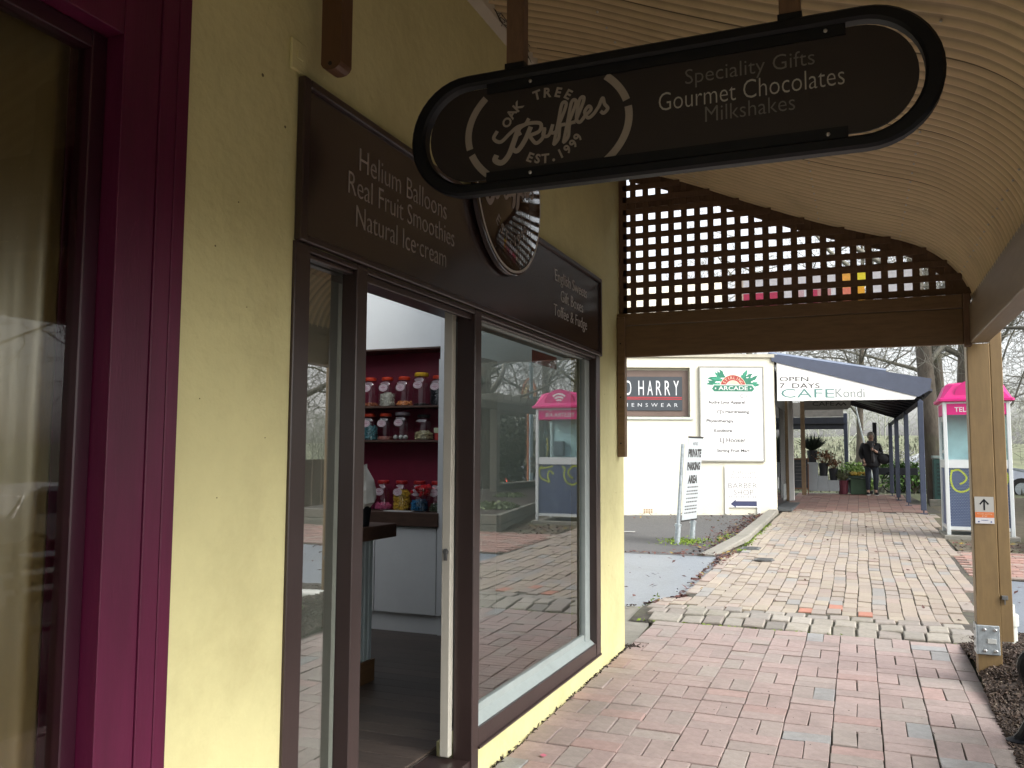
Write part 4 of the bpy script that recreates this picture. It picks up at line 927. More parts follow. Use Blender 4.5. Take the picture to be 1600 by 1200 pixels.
mb = MB(); mb.box(x0+.056, x1-.056, y0+.02, y0+.026, 1.43, 2.13); part('pane', mb, BG_, ph)
mb = MB(); mb.box(x0+.02, x0+.026, y0+.056, y1-.056, 1.43, 2.30); part('pane', mb, BG_, ph)
mb = MB(); mb.box(x1-.026, x1-.02, y0+.056, y1-.056, 1.43, 2.13); part('pane', mb, BG_, ph)
mb = MB(); mb.box(x0+.056, x1-.056, y1-.03, y1-.02, .40, 2.3); part('back_panel', mb, mat('booth_back', (.70,.88,.90), .3, .06), ph)
mb = MB(); mb.cbox(3.52, 3.72, y1-.16, y1-.04, 1.45, 1.74, .01); mb.box(3.38, 3.76, y1-.2, y1-.04, 1.36, 1.40); part('telephone', mb, mat('phone_dark', (.20,.22,.25), .4), ph)
# domed pink roof: loft of rings plus raised crown band
mb = MB()
def rr(e, z, c=.10): 
    a0_, a1_, b0_, b1_ = x0-e, x1+e, y0-e, y1+e; return [(a0_+c,b0_,z),(a1_-c,b0_,z),(a1_,b0_+c,z),(a1_,b1_-c,z),(a1_-c,b1_,z),(a0_+c,b1_,z),(a0_,b1_-c,z),(a0_,b0_+c,z)]
rs = [rr(.04, z1, .03), rr(.06, z1+.01, .03), rr(.06, z1+.045, .03), rr(.03, z1+.06, .04), rr(-.02, z1+.17, .07), rr(-.06, z1+.27, .10), rr(-.12, z1+.305, .12)]
vs_ = [p for r in rs for p in r]; mb.add(vs_, [(k*8+i, k*8+(i+1)%8, (k+1)*8+(i+1)%8, (k+1)*8+i) for k in range(len(rs)-1) for i in range(8)]+[tuple(range(48, 56)), tuple(range(7,-1,-1))])
part('roof', mb, PINK, ph)
mb = MB(); cxm = (x0+x1)/2
prf = [(cxm+.30*cos(a), z1+.055+.30*sin(a)) for a in [pi*i/14 for i in range(15)]]
vs_ = [(x, y0-.012, z) for x, z in prf]+[(x, y1+.012, z) for x, z in prf]; mb.add(vs_, [(i, i+1, 16+i, 15+i) for i in range(14)]+[tuple(range(14,-1,-1)), tuple(range(15, 30))])
part('arched_crown', mb, PINK, ph)
F = frame((cxm, y0-.0125, z1+.085), (1,0,0), (0,0,1)); mb = MB(); mb.prism(ang(0, 2*pi*11/12, 11, .022), .002, F)
for r in (.07, .125, .18): stroke(mb, ang(radians(48), radians(132), 12, r), .03, F, .002)
part('wifi_emblem', mb, WHITEP, ph)

# ------------------------------------------------------------------ cream arcade building
du = Vector((cos(YAW), sin(YAW), 0)); K = Vector((0.03, 18.76, 0)); dn = Vector((-sin(YAW), cos(YAW), 0))
AB = thing('arcade_building', K, 'cream rendered arcade corner building with menswear sign and directory board', 'building')
MW = Matrix.Identity(4)
for i in range(3): MW[i][0] = du[i]; MW[i][1] = dn[i]; MW[i][2] = (0,0,1)[i]; MW[i][3] = K[i]
CRW = mat('pale_cream_render', (.92,.88,.71), .85, .04, 1.5, bump=.2, bscale=30)  # one even pale cream wall colour
mb = MB()
for a in ((-9, -4.3, 0, .25, -.2, 3.55), (-4.3, -1.78, 0, .25, -.2, 2.28), (-4.3, -1.78, 0, .25, 3.33, 3.55), (-1.78, 0, 0, .25, -.2, 3.55), (-4.3, -1.78, .12, .25, 2.28, 3.33)): mb.box(*a, MW)
mb.box(-.25, -.01, .12, .34, -.2, 3.55, Matrix.Translation(K))
part('wall', mb, CRW, AB)
mb = MB(); mb.box(-9, .06, -.05, .25, 3.551, 3.62, MW); part('fascia_board', mb, mat('cream_fascia', (.55,.52,.42), .6), AB)
mb = MB(); mb.box(-9, -.86, .6, 5, 3.3, 5.32, MW); part('upper_storey', mb, CRW, AB)
mb = MB(); mb.box(-9, 0, .3, 6, 3.58, 3.66, MW); part('roof', mb, GALV, AB)
mb = MB(); mb.cbox(-4.32, -1.72, -.035, .12, 2.225, 2.28, .004, MW); part('sill', mb, mat('green_white_sill', (.62,.68,.60), .6), AB)
for i in range(4):
    mb = MB()
    for j in range(3): mb.box(-2.78+i*.05, -2.745+i*.05, -.004, .002, .27+j*.032, .29+j*.032, MW)
    part('air_brick', mb, mat('terracotta', (.42,.25,.12), .8), AB)
s = thing('menswear_sign', K+du*(-3)+Vector((0,0,2.8)), 'dark menswear signboard with white letters and a red double line set in cream wall', 'sign')
FM = frame(K+dn*.115, du, (0,0,1))
mb = MB(); mb.box(-4.25, -1.80, 2.30, 3.28, 0, .02, FM); part('surround', mb, mat('bronze_brown', (.17,.115,.09), .5, .15, 3), s)
mb = MB(); mb.box(-4.15, -1.93, 2.42, 3.14, .021, .04, FM); part('board', mb, mat('charcoal_board', (.045,.055,.065), .45, .1, 3), s)
mb = MB()
for ch, x_ in zip('DHARRY', (-3.125, -2.86, -2.67, -2.485, -2.30, -2.115)): text(mb, ch, FM, w=.115, h=.31, x0=x_, y=2.745, lift=.0405, depth=.003)
part('lettering', mb, mat('bright_white', (.85,.88,.9), .5), s)
mb = MB(); text(mb, 'MENSWEAR', FM, w=1.14, h=.075, x0=-3.17, y=2.50, thin=.01, space=1.9, lift=.0405, depth=.003); part('lettering', mb, mat('bright_white', (1,1,1)), s)
mb = MB(); mb.box(-4.14, -1.94, 2.655, 2.672, .041, .044, FM); mb.box(-4.14, -1.94, 2.69, 2.707, .041, .044, FM); part('red_line', mb, mat('sign_red', (.55,.03,.04), .5), s)
# directory
FA = frame(K-dn*.005, du, (0,0,1))
s = thing('directory_board', K+du*(-.9)+Vector((0,0,2.3)), 'tall white arcade directory board with green leafy emblem on the cream wall', 'sign')
mb = MB(); mb.box(-1.56, -.26, 1.38, 3.33, 0, .04, FA); part('panel', mb, mat('directory_white', (1.05,1.05,1.02), .5, .02), s)
mb = MB()
for a in ((-1.59,-1.561,1.35,3.36), (-.259,-.23,1.35,3.36), (-1.56,-.26,3.331,3.36), (-1.56,-.26,1.35,1.379)): mb.box(*a, 0, .05, FA)
part('border', mb, mat('directory_grey', (.40,.40,.36), .5), s)
FA2 = FA @ Matrix.Translation((0,0,.0405)); INK = mat('black_ink', (.03,.03,.03), .6); GRN = mat('emblem_green', (.02,.22,.13), .5, .15); GRN2 = mat('emblem_mid_green', (.04,.34,.20), .5, .2); RED = mat('emblem_red', (.42,.05,.04), .5); CRE = mat('emblem_cream', (.78,.68,.48), .5)
for (t_, a, b, y, h, bold) in (('C11', -.73, -.60, 2.70, .06, 0), ('Audre Lynx Apparel', -1.41, -.64, 2.55, .075, 0), ("CJ's Hairdressing", -1.23, -.55, 2.35, .075, 0), ('Physiotherapy', -1.45, -.88, 2.155, .075, 0), ('Konditorei', -1.29, -.91, 1.97, .06, 0), ('LJ Hooker', -1.17, -.63, 1.73, .105, .004), ('Stirling Fruit Mart', -1.24, -.55, 1.54, .065, 0)):
    mb = MB(); text(mb, t_, FA2, w=b-a, h=h*1.22, x0=a, y=y-.008, depth=.001, thin=-.016 if bold else -.026); part('lettering', mb, INK, s)
FE = FA2 @ Matrix.Translation((-.88, 2.90, 0)); random.seed(21)
mb = MB(); mb2 = MB()
for i in range(46):
    sd = -1 if i % 2 else 1; a = random.uniform(.15, 1.15); r = random.uniform(.30, .50); px_, py_ = sd*r*cos(a)*1.05, r*sin(a)*.85-.02; L_ = random.uniform(.07, .12); t = a+random.uniform(-.7, .7); dx, dy = sd*cos(t), sin(t)
    q = [(px_-dx*L_, py_-dy*L_), (px_-dy*L_*.35, py_+dx*L_*.35), (px_+dx*L_, py_+dy*L_), (px_+dy*L_*.35, py_-dx*L_*.35)]
    q = [(max(-.62, min(.62, x)), min(.40, max(-.06, y))) for x, y in q]
    (mb if i % 3 else mb2).add([FE @ Vector((x, y, .0005+.00002*i)) for x, y in q], [(0,1,2,3)])
part('leaf_emblem', mb, GRN, s); part('leaf_emblem', mb2, GRN2, s)
mb = MB(); stroke(mb, ang(0.05, pi-.05, 20, .215, 0, 0), .11, FE, .002); part('arch_emblem', mb, RED, s)
mb = MB(); mb.prism(ang(0, pi, 16, .155), .0022, FE); stroke(mb, ang(0.03, pi-.03, 20, .275, 0, 0), .012, FE, .0025); part('arch_emblem', mb, CRE, s)
mb = MB(); arc_text(mb, 'STIRLING', FE, .185, .185, 155, 25, .06, .003); part('lettering', mb, CRE, s)
mb = MB(); mb.prism([(-.42,-.07),(.42,-.07),(.47,0),(.42,.09),(-.42,.09),(-.47,0)], .003, FE @ Matrix.Translation((0,-.02,0))); part('nameplate', mb, WHITEP, s)
mb = MB(); mb.prism([(-.40,-.055),(.40,-.055),(.445,0),(.40,.075),(-.40,.075),(-.445,0)], .0036, FE @ Matrix.Translation((0,-.02,0))); part('nameplate', mb, GRN, s)
mb = MB(); text(mb, 'ARCADE', FE, w=.62, h=.085, cx=0, y=-.048, thin=-.012, lift=.0038, depth=.001); mb.prism(ang(0, 5, 6, .018, -.37, -.01), .0045, FE); mb.prism(ang(0, 5, 6, .018, .37, -.01), .0045, FE); part('lettering', mb, WHITEP, s)
s = thing('barber_board', K+du*(-.7)+Vector((0,0,.8)), 'white barber shop board with dark blue arrow leaning on the cream wall', 'sign')
mb = MB(); mb.box(-1.08, -.35, .40, 1.25, 0, .03, FA); mb.box(-1.08, -1.02, .26, .40, 0, .03, FA); mb.box(-.41, -.35, .26, .40, 0, .03, FA); part('panel', mb, mat('directory_white', (1,1,1)), s)
FB = FA @ Matrix.Translation((0,0,.0305)); PALE = mat('sunfaded_print', (.22,.215,.19), .6, .1)
mb = MB(); text(mb, 'BARBER', FB, w=.60, h=.105, cx=-.71, y=.80, thin=.006, depth=.001); part('lettering', mb, PALE, s)
mb = MB(); text(mb, 'SHOP', FB, w=.41, h=.11, cx=-.695, y=.655, thin=.006, depth=.001); part('lettering', mb, PALE, s)
mb = MB(); text(mb, 'Jefferies', FB, w=.5, h=.11, cx=-.70, y=1.06, thin=.010, depth=.001, shear=.3); part('script', mb, PALE, s)
for z in (1.01, .60):
    mb = MB(); [mb.box(-1.0+i*.05, -.985+i*.05, z, z+.035, 0, .001, FB) for i in range(12)]; part('dotted_rule', mb, PALE, s)
mb = MB(); mb.prism([(-.97,.47),(-.86,.395),(-.86,.43),(-.42,.425),(-.42,.53),(-.86,.53),(-.86,.565)], .002, FB); part('arrow', mb, mat('arrow_navy', (.05,.06,.14), .5), s)
# private parking sign on two galvanised posts
s = thing('parking_sign', (-.85, 13.2, .18), 'leaning white private parking area notice on two galvanised posts beside the kerb', 'sign')
for (x, y, hh_) in ((-.91, 12.95, 1.48), (-.79, 13.53, 1.58)):
    mb = MB(); mb.tube([(x, y, G0(y)-.02), (x+.10, y+.01, G0(y)+hh_)], .028, 12); mb.tube([(x, y, G0(y)-.02), (x+.02, y, G0(y)+.26)], .042, 12); mb.tube([(x+.012, y, G0(y)+.24), (x+.02, y, G0(y)+.28)], .050, 12); part('post', mb, GALV, s, smooth=True)
FP = frame((-.885, 12.92, .50), (.2, .98, 0), (.095, 0, 1)) @ Matrix.Translation((.02, 0, .045))
mb = MB(); mb.box(0, .60, 0, 1.26, 0, .004, FP); part('plate', mb, mat('notice_pale_blue', (.50,.55,.57), .4, .03), s)
mb = MB(); mb.box(-.004, .604, 1.25, 1.275, -.002, .008, FP); mb.box(-.004, .604, -.015, .008, -.002, .008, FP); part('border', mb, INK, s)
mb = MB()
for (t_, w, y, h, th) in (('NOTICE', .20, 1.14, .045, 0), ('PRIVATE', .52, .955, .13, -.06), ('PARKING', .52, .755, .13, -.06), ('AREA', .38, .555, .13, -.06)): mb = MB(); text(mb, t_, FP, w=w, h=h, cx=.30, y=y, thin=th, lift=.0042, depth=.001); part('lettering', mb, INK, s)
mb = MB(); random.seed(2)
for y in (.49, .43, .385, .32, .265, .20, .155, .10):
    x = random.uniform(.06, .12)
    while x < .54: w = random.uniform(.02, .07); mb.box(x, min(.55, x+w), y, y+.022, .004, .005, FP); x += w+.014
part('small_print', mb, mat('grey_ink', (.12,.12,.12), .6), s)

# ------------------------------------------------------------------ cafe with its verandah
CU = Vector((2.82, .95, 0)).normalized()
CV = thing('cafe_verandah', (0, 18.8, .3), 'cafe verandah with slate blue posts and a white triangular gable sign', 'verandah')
FG = frame((0, 18.75, 0), CU, (0,0,1)); FGi = FG
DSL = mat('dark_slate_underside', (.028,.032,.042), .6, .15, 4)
mb = MB(); mb.prism([(.09, 2.63), (2.90, 2.665), (2.96, 2.73), (.09, 3.46)], .03, FG); part('gable_board', mb, mat('gable_white', (1.0,1.0,.97), .5, .03), CV)
mb = MB(); mb.prism([(-.02, 3.47), (2.98, 2.72), (3.22, 2.86), (3.26, 3.10), (-.04, 3.63)], .05, FG @ Matrix.Translation((0,0,.0))); part('barge_board', mb, SLATE, CV)
mb = MB(); mb.tube([FG @ Vector((.0, 3.68, -.3)), FG @ Vector((2.45, 3.30, -.3))], .045, 8); part('ridge_tube', mb, mat('blue_grey_flashing', (.17,.22,.32), .4, .1), CV, smooth=True)
# roof with battens
mb = MB()
RP = [Vector((-.1, 18.8, 3.60)), Vector((3.12, 19.86, 2.84)), Vector((2.78, 26.1, 2.50)), Vector((-.1, 26.1, 3.50))]
mb.add(RP+[p+Vector((0,0,.05)) for p in RP], [(0,1,2,3), (7,6,5,4), (0,4,5,1), (1,5,6,2), (2,6,7,3), (3,7,4,0)]); part('roof', mb, SLATE, CV)
def rp(u, v): return RP[0]*(1-u)*(1-v)+RP[1]*u*(1-v)+RP[2]*u*v+RP[3]*(1-u)*v
for k in range(1, 12):
    mb = MB(); a, b = rp(.02, k/12), rp(.97, k/12); mb.tube([a-Vector((0,0,.05)), b-Vector((0,0,.05))], .035, 4); part('rafter', mb, DSL, CV)
for k in range(1, 7):
    mb = MB(); a, b = rp(k/7, .01), rp(k/7, .99); mb.tube([a-Vector((0,0,.025)), b-Vector((0,0,.025))], .018, 4); part('batten', mb, DSL, CV)
mb = MB(); a, b = rp(.90, .02), rp(.90, .98); mb.tube([Vector((2.88, 19.75, 2.62)), Vector((2.48, 25.9, 2.36))], .06, 4); part('edge_beam', mb, SLATE, CV)
for (x, y, w) in ((2.87, 19.72, .105), (2.70, 22.05, .10), (2.56, 23.9, .10), (2.47, 25.6, .10)):
    mb = MB(); mb.cbox(x-w/2, x+w/2, y-w/2, y+w/2, G0(y)+.07, 2.62-(y-19.7)*.038, .008); mb.tube([(x, y, G0(y)-.02), (x, y, G0(y)+.1)], .015, 6); mb.box(x-.07, x+.07, y-.07, y+.07, G0(y)-.02, G0(y)+.012); part('post', mb, SLATE, CV)
for (x, y, t_) in ((2.08, 26.0, 2.42), (1.31, 27.3, 2.75)):
    mb = MB(); mb.cbox(x-.055, x+.055, y-.055, y+.055, G0(y), t_, .008); part('post', mb, mat('dark_post', (.04,.045,.06), .5) if x > 2 else SLATE, CV)
mb = MB(); mb.box(-.3, 1.3, 27.25, 27.32, 2.28, 2.64); mb.box(-.3, 1.3, 27.20, 27.25, 2.44, 2.47); part('rear_beam', mb, mat('dark_post', (1,1,1)), CV)
mb = MB(); mb.box(-.3, 1.25, 27.4, 27.45, 2.66, 3.1); part('rear_panel', mb, mat('dusty_cream', (.30,.28,.25), .8), CV)
s = thing('cafe_sign', FG @ Vector((1.2, 2.9, .03)), 'cafe lettering on the white gable of the verandah', 'sign'); FG2 = FG @ Matrix.Translation((0,0,.0305))
mb = MB(); text(mb, 'OPEN', FG2, w=.60, h=.095, x0=.14, y=3.045, thin=-.004, depth=.002); part('lettering', mb, INK, s)
mb = MB(); text(mb, '7  DAYS', FG2, w=.83, h=.105, x0=.14, y=2.90, thin=-.004, depth=.002); part('lettering', mb, INK, s)
TEAL = mat('teal_letter', (.10,.27,.24), .5); SH = mat('pale_letter_shadow', (.24,.29,.28), .5)
mb = MB(); text(mb, 'CAFE', FG2, w=1.10, h=.185, x0=.17, y=2.70, thin=.006, depth=.002); part('lettering', mb, TEAL, s)
mb = MB(); text(mb, 'Kondi', FG2, w=.60, h=.19, x0=1.29, y=2.705, thin=.002, depth=.002); part('lettering', mb, SH, s)
# cafe front wall along the path
CF = thing('cafe_entrance', (0, 22, .3), 'dark glazed cafe entrance with white and timber posts under the verandah', 'shopfront')
mb = MB(); mb.box(-.12, -.06, 19.0, 22.7, .3, 3.4); part('glazing_frame', mb, mat('near_black_frame', (.012,.014,.016), .3), CF)
mb = MB(); mb.box(-.055, -.045, 19.3, 20.7, .5, 2.6); mb.box(-.055, -.045, 20.9, 22.6, .5, 2.6); part('pane', mb, glass('cafe_glass', 1.5, (.5,.55,.55)), CF)
mb = MB(); mb.cbox(.0, .12, 22.8, 22.95, .3, 3.2, .01); part('white_post', mb, WHITEP, CF)
mb = MB(); mb.box(-.5, .0, 23.1, 23.3, .3, 3.1); mb.box(.16, .27, 25.2, 25.35, .38, 3.0); part('timber_post', mb, mat('tan_timber', (.32,.22,.13), .7, .2), CF)
mb = MB(); mb.box(-.06, .3, 19.2, 22.7, .30, .345); part('step', mb, mat('slate_step', (.10,.11,.115), .7), CF)
mb = MB(); mb.box(-.045, -.035, 20.0, 20.25, .75, 1.0); mb.box(-.045, -.035, 21.5, 22.3, .42, .8); part('sticker', mb, mat('sticker_grey', (.35,.38,.38), .5), CF)
s = thing('hanging_cafe_sign', (.9, 22.5, 2.9), 'pale grey hanging cafe sign half hidden behind the gable board', 'sign')
mb = MB(); Fq = frame((.42, 22.5, 2.62), (1,0,0), (0,0,1)); mb.prism([(0,0),(1.0,0),(1.08,.06),(1.08,.4),(0,.4)], .03, Fq); part('panel', mb, mat('grey_sign', (.38,.39,.38), .5), s)
mb = MB(); text(mb, 'CAFE', Fq, w=.5, h=.10, x0=.2, y=.10, lift=.0305, depth=.001); stroke(mb, [(.74,.1),(.80,.16),(.86,.1),(.92,.16),(.98,.1)], .03, Fq, .001, .031); part('lettering', mb, INK, s)
# cafe floor pavers
mb = MB(); rn = []
fl2 = solo('cafe_paving', poly_ := MB().add([(0.05,19.2,G0(19.2)-.004),(3.25,19.98,G0(19.98)-.004),(2.9,26.2,G0(26.2)-.004),(-.1,26.2,G0(26.2)-.004)], [(0,1,2,3)]), JOINT, kind='structure')
y = 19.3; k = 0
while y < 26.1:
    for i in range(14):
        x = .02+.228*i
        if x+.1 > 3.0-(y-20)*.06 or y < 19.25+.24*x: continue
        mb.box(x, x+.22, y, y+.34, G0(y)-.03, G0(y)+.006+random.gauss(0,.0015)); rn += [random.random()]*6
    y += .35
part('paver', mb, mat('red_paver', (1,1,1), .55, .15, 9, bump=.2, rnd=('attr', [(3,(.34,.20,.165)),(2,(.30,.19,.16)),(1,(.34,.24,.19))]), rvar=.1), fl2, kind='stuff', rnd=rn)
# blackboard, stepped stand, pots
s = thing('blackboard', (.15, 25.6, .4), 'timber framed blackboard easel standing by the cafe entrance', 'blackboard')
Fk = frame((-.10, 25.55, .42), (.98,.1,0), (.0,.16,1)); mb = MB(); mb.box(.03, .40, .16, .96, 0, .015, Fk); part('slate', mb, mat('slate_board', (.06,.065,.075), .7, .3, 8), s)
mb = MB()
for a in ((0,.03,0,1.02),(.40,.43,-.04,1.02),(.03,.40,.96,1.0),(.03,.40,.12,.16)): mb.box(*a, -.005, .025, Fk)
part('timber_frame', mb, mat('easel_timber', (.22,.11,.06), .6, .2), s)
mb = MB(); random.seed(8)
for z in (.86,.76,.66,.56,.46,.36):
    mb.box(.07, random.uniform(.25,.38), z, z+.012, .015, .017, Fk)
part('chalk_lines', mb, mat('chalk', (.22,.22,.22), .9), s)
s = thing('stepped_stand', (.7, 25.9, .45), 'pale grey three step plant stand outside the cafe', 'stand')
STG = mat('stand_grey', (.50,.56,.60), .6, .05)
for (a, b, h) in ((.30,.56,.80), (.565,.83,.42), (.835,1.12,.30)): mb = MB(); mb.cbox(a, b, 25.7, 26.05, .50, .50+h-.0, .006); part('step', mb, STG, s)
def pot(name, lab, x, y, z, r, h, m, cat_='pot', foliage=None, fm=None, fl=None, n=60):
    s = thing(name, (x, y, z), lab, cat_); mb = MB(); mb.lathe([(r*.8, 0), (r, h*.9), (r*1.05, h), (r*.9, h)], 14, (x, y, z)); part('pot', mb, m, s, smooth=True)
    mb = MB()
    for i in range(n):
        a = random.uniform(0, 2*pi); e = random.uniform(.5, 1.5); L_ = random.uniform(.5, 1)*fl; d = Vector((cos(a)*cos(e), sin(a)*cos(e), sin(e))); b0 = Vector((x, y, z+h))+Vector((cos(a), sin(a), 0))*r*.4
        if foliage == 'spike': mb.tube([b0, b0+d*L_*.6, b0+d*L_+Vector((0,0,-.03))], [.008, .012, .002], 3, cap=False)
        else:
            c_ = b0+d*L_; w = .035*random.uniform(.7, 1.4); t = Vector((random.gauss(0,1), random.gauss(0,1), random.gauss(0,1))).normalized(); u = d.cross(t).normalized()
            mb.add([c_-t*w, c_-u*w*.7, c_+t*w, c_+u*w*.7], [(0,1,2,3)])
            if i % 3 == 0: mb.tube([b0, c_], .004, 3, cap=False)
    part('foliage', mb, fm, s); return s
DP = mat('dark_pot', (.022,.026,.034), .5); DKG = mat('dark_spiky_green', (.025,.045,.03), .6, .3); RUST = mat('dried_rust_leaves', (.22,.10,.045), .8, .4, 20); random.seed(12)
pot('plant_pot', 'tall dark pot with spiky dark green shrub on the top step', .42, 25.85, 1.30, .14, .34, DP, 'plant', 'spike', DKG, .55, 220)
pot('plant_pot', 'dark pot with rust coloured dried leaves on the middle step', .72, 25.85, .92, .125, .36, DP, 'plant', 'leaf', RUST, .38, 170)
pot('plant_pot', 'dark pot with brown dried leaves on the lowest step', .98, 25.85, .80, .12, .33, DP, 'plant', 'leaf', RUST, .26, 130)
pot('plant_pot', 'crimson pot of small pale flowers on the ground beside the stand', 1.22, 25.9, .42, .15, .38, mat('crimson_pot', (.16,.03,.05), .5), 'plant', 'leaf', mat('mixed_green_flowers', (.18,.20,.10), .7, .6, 30), .30, 200)
s = thing('fruit_stand', (1.62, 26, .4), 'green timber stand with a tray of yellow fruit outside the cafe', 'stand'); GT = mat('green_timber', (.07,.14,.08), .6, .15)
mb = MB(); mb.cbox(1.42, 1.85, 25.8, 26.1, .42, .85, .006); part('box', mb, GT, s); mb = MB(); mb.cbox(1.36, 1.92, 25.75, 26.15, .86, .93, .006); part('tray', mb, mat('dark_green_tray', (.03,.07,.05), .5), s)
mb = MB()
for i in range(34): mb.ico((random.uniform(1.42, 1.88), random.uniform(25.78, 26.1), .965+random.uniform(0,.05)), .042, 1, .05)
part('fruit', mb, mat('yellow_fruit', (.72,.50,.06), .5, .2), s)
pot('leafy_plant', 'bright green leafy plant behind the fruit stand', 1.5, 26.5, .42, .16, .4, DP, 'plant', 'leaf', mat('bright_leaf', (.25,.42,.08), .6, .5, 15), .50, 500)
pot('leafy_plant', 'light green bush growing beside the fruit stand near the ground', 1.88, 26.4, .40, .14, .1, DP, 'plant', 'leaf', mat('bright_leaf', (1,1,1)), .36, 260)
pot('leafy_plant', 'pale green plant behind the stepped stand', 1.2, 26.4, .60, .1, .2, DP, 'plant', 'leaf', mat('bright_leaf', (1,1,1)), .30, 160)
# flower cart with spoked wheels
s = thing('flower_cart', (2.7, 27.0, .42), 'black spoked wheel flower cart behind the verandah posts', 'cart')
mb = MB(); mb.cbox(2.1, 3.2, 26.9, 27.3, .95, 1.15, .01); part('tray', mb, DP, s)
for xw in (2.55,):
    mb = MB(); mb.tube([(xw+.30*cos(a), 26.8, .74+.30*sin(a)) for a in [2*pi*i/24 for i in range(25)]], .018, 6); part('wheel', mb, BLACKM, s)
    mb = MB(); [mb.tube([(xw, 26.8, .74), (xw+.3*cos(a), 26.8, .74+.3*sin(a))], .010, 4) for a in [2*pi*i/10 for i in range(10)]]; part('spoke', mb, BLACKM, s)
mb = MB()
for i in range(500):
    c_ = Vector((random.uniform(2.1, 3.2), random.uniform(26.9, 27.3), 1.15+abs(random.gauss(0,.09)))); t = Vector((random.gauss(0,1), random.gauss(0,1), random.gauss(0,1))).normalized()*.03; u = t.cross(Vector((.3,.5,.8))).normalized()*.025; mb.add([c_-t, c_-u, c_+t, c_+u], [(0,1,2,3)])
part('foliage', mb, GREENL, s)
mb = MB()
for i in range(120): mb.ico((random.uniform(2.3, 3.3), random.uniform(26.9, 27.2), 1.2+random.uniform(0,.45)), .022, 1, .2)
part('blossom', mb, WHITEP, s)
# green cabinet and box by the tree
s = thing('green_cabinet', (3.7, 23.2, .4), 'dark green louvred utility cabinet beside the big tree trunk', 'cabinet')
GC = mat('cabinet_green', (.03,.10,.085), .5, .1)
mb = MB(); mb.cbox(3.32, 4.1, 23.0, 23.45, .40, 1.42, .01); part('body', mb, GC, s); mb = MB(); mb.cbox(3.30, 4.12, 22.97, 23.47, 1.43, 1.50, .01); part('top', mb, mat('cabinet_top', (.35,.45,.42), .5), s)
for k in range(9): mb = MB(); mb.box(3.38, 4.05, 22.985, 23.0, .55+k*.09, .60+k*.09); part('louvre', mb, mat('cabinet_green_dark', (.015,.05,.045), .5), s)
s = solo('sleeper_step', MB().cbox(3.15, 4.3, 22.2, 22.45, .3, .48, .01), TIMB, 'weathered timber sleeper edging on the ground near the utility cabinet', 'sleeper')
# retaining sleepers and pergola seat (seen in the window)
rw = thing('retaining_wall', (3.8, 12.6, .1), 'low retaining wall of weathered sleepers round the garden bed', 'retaining wall')
for (a, b) in (((3.95,13.5), (5.0,18.6)), ((3.95,13.5), (6.2,13.5)), ((6.2,13.5), (8.6, 13.6))):
    a = Vector((*a, 0)); b = Vector((*b, 0)); L_ = (b-a).length; an = atan2(b.y-a.y, b.x-a.x)
    for k in range(2):
        mb = MB(); mb.cbox(0, L_, -.05, .05, .14+k*.17, .30+k*.17, .008, Matrix.Translation(a+Vector((0,0,G0(a.y)-.20))) @ Matrix.Rotation(an, 4, 'Z')); part('sleeper', mb, TIMB, rw)
poly_sheet('raised_bed', [(4.05,13.6),(8.6,13.7),(9.3,24),(6.5,24),(5.1,18.6)], .20, MULCHM)
pg = thing('pergola', (7.3, 22.5, .4), 'weathered grey green timber pergola with a plank seat by the bus stop', 'pergola')
for (x, y) in ((7.1, 20.7), (7.1, 24.3), (9.0, 20.7), (9.0, 24.3)): mb = MB(); mb.cbox(x-.10, x+.10, y-.10, y+.10, .3, 2.66, .01); part('post', mb, TIMB, pg)
for k in range(3): mb = MB(); mb.cbox(7.06+k*.97-.05, 7.06+k*.97+.05, 19.6, 25.3, 2.66, 2.86, .01); part('beam', mb, TIMB, pg)
for k in range(10): mb = MB(); mb.cbox(6.5, 9.5, 19.8+k*.58, 19.86+k*.58, 2.862, 3.02, .008); part('rafter', mb, TIMB, pg)
for (z, x) in ((.30, 6.95), (.49, 7.05), (.67, 6.9)): mb = MB(); mb.cbox(x, x+.3 if z == .67 else x+.05, 20.9, 24.6, z, z+(.05 if z == .67 else .17), .008); part('seat_board', mb, TIMB, pg)
for k in range(4): mb = MB(); mb.cbox(7.12, 7.17, 23.5, 24.25, .95+k*.12, 1.04+k*.12, .006); part('slat', mb, TIMB, pg)
# bus stop poles
s = thing('bus_stop', (9.3, 29, .4), 'bus stop with orange arched sign, blue pole and timetable panel', 'bus stop')
ORG_ = mat('bus_orange', (.62,.18,.05), .5); BLP = mat('pale_blue_pole', (.36,.50,.58), .4)
mb = MB(); mb.tube([(9.2, 28.65, .3), (9.2, 28.65, 3.8)], .05, 10); part('pole', mb, ORG_, s); mb = MB(); mb.tube([(8.85, 28.0, .3), (8.85, 28.0, 5.0)], .07, 10); part('pole', mb, BLP, s)
Fz = frame((8.62, 28.3, 0), (.55,.84,0), (0,0,1)); mb = MB(); mb.box(.0, .42, .78, 1.70, -.03, .0, Fz); part('timetable', mb, mat('timetable_white', (.7,.78,.80), .4), s)
mb = MB(); mb.prism([(-.02,1.70),(.44,1.70),(.34,1.82),(.21,1.86),(.08,1.82)], .02, Fz @ Matrix.Translation((0,0,-.02))); part('cap', mb, mat('taxi_yellow', (.72,.50,.05), .5), s)
Fz = frame((9.2, 28.75, 3.55), (.70,.71,0), (0,0,1)); mb = MB(); stroke(mb, ang(0, pi, 20, .62), .12, Fz, .05); part('arch', mb, ORG_, s)
mb = MB(); mb.prism(ang(0, pi, 14, .50), .03, Fz); part('arch_panel', mb, mat('arch_ochre', (.60,.42,.18), .5, .4, 6), s)
s = thing('taxi_sign', (8.9, 29.4, 1.7), 'yellow roadside sign with black checks beside the bus stop', 'sign')
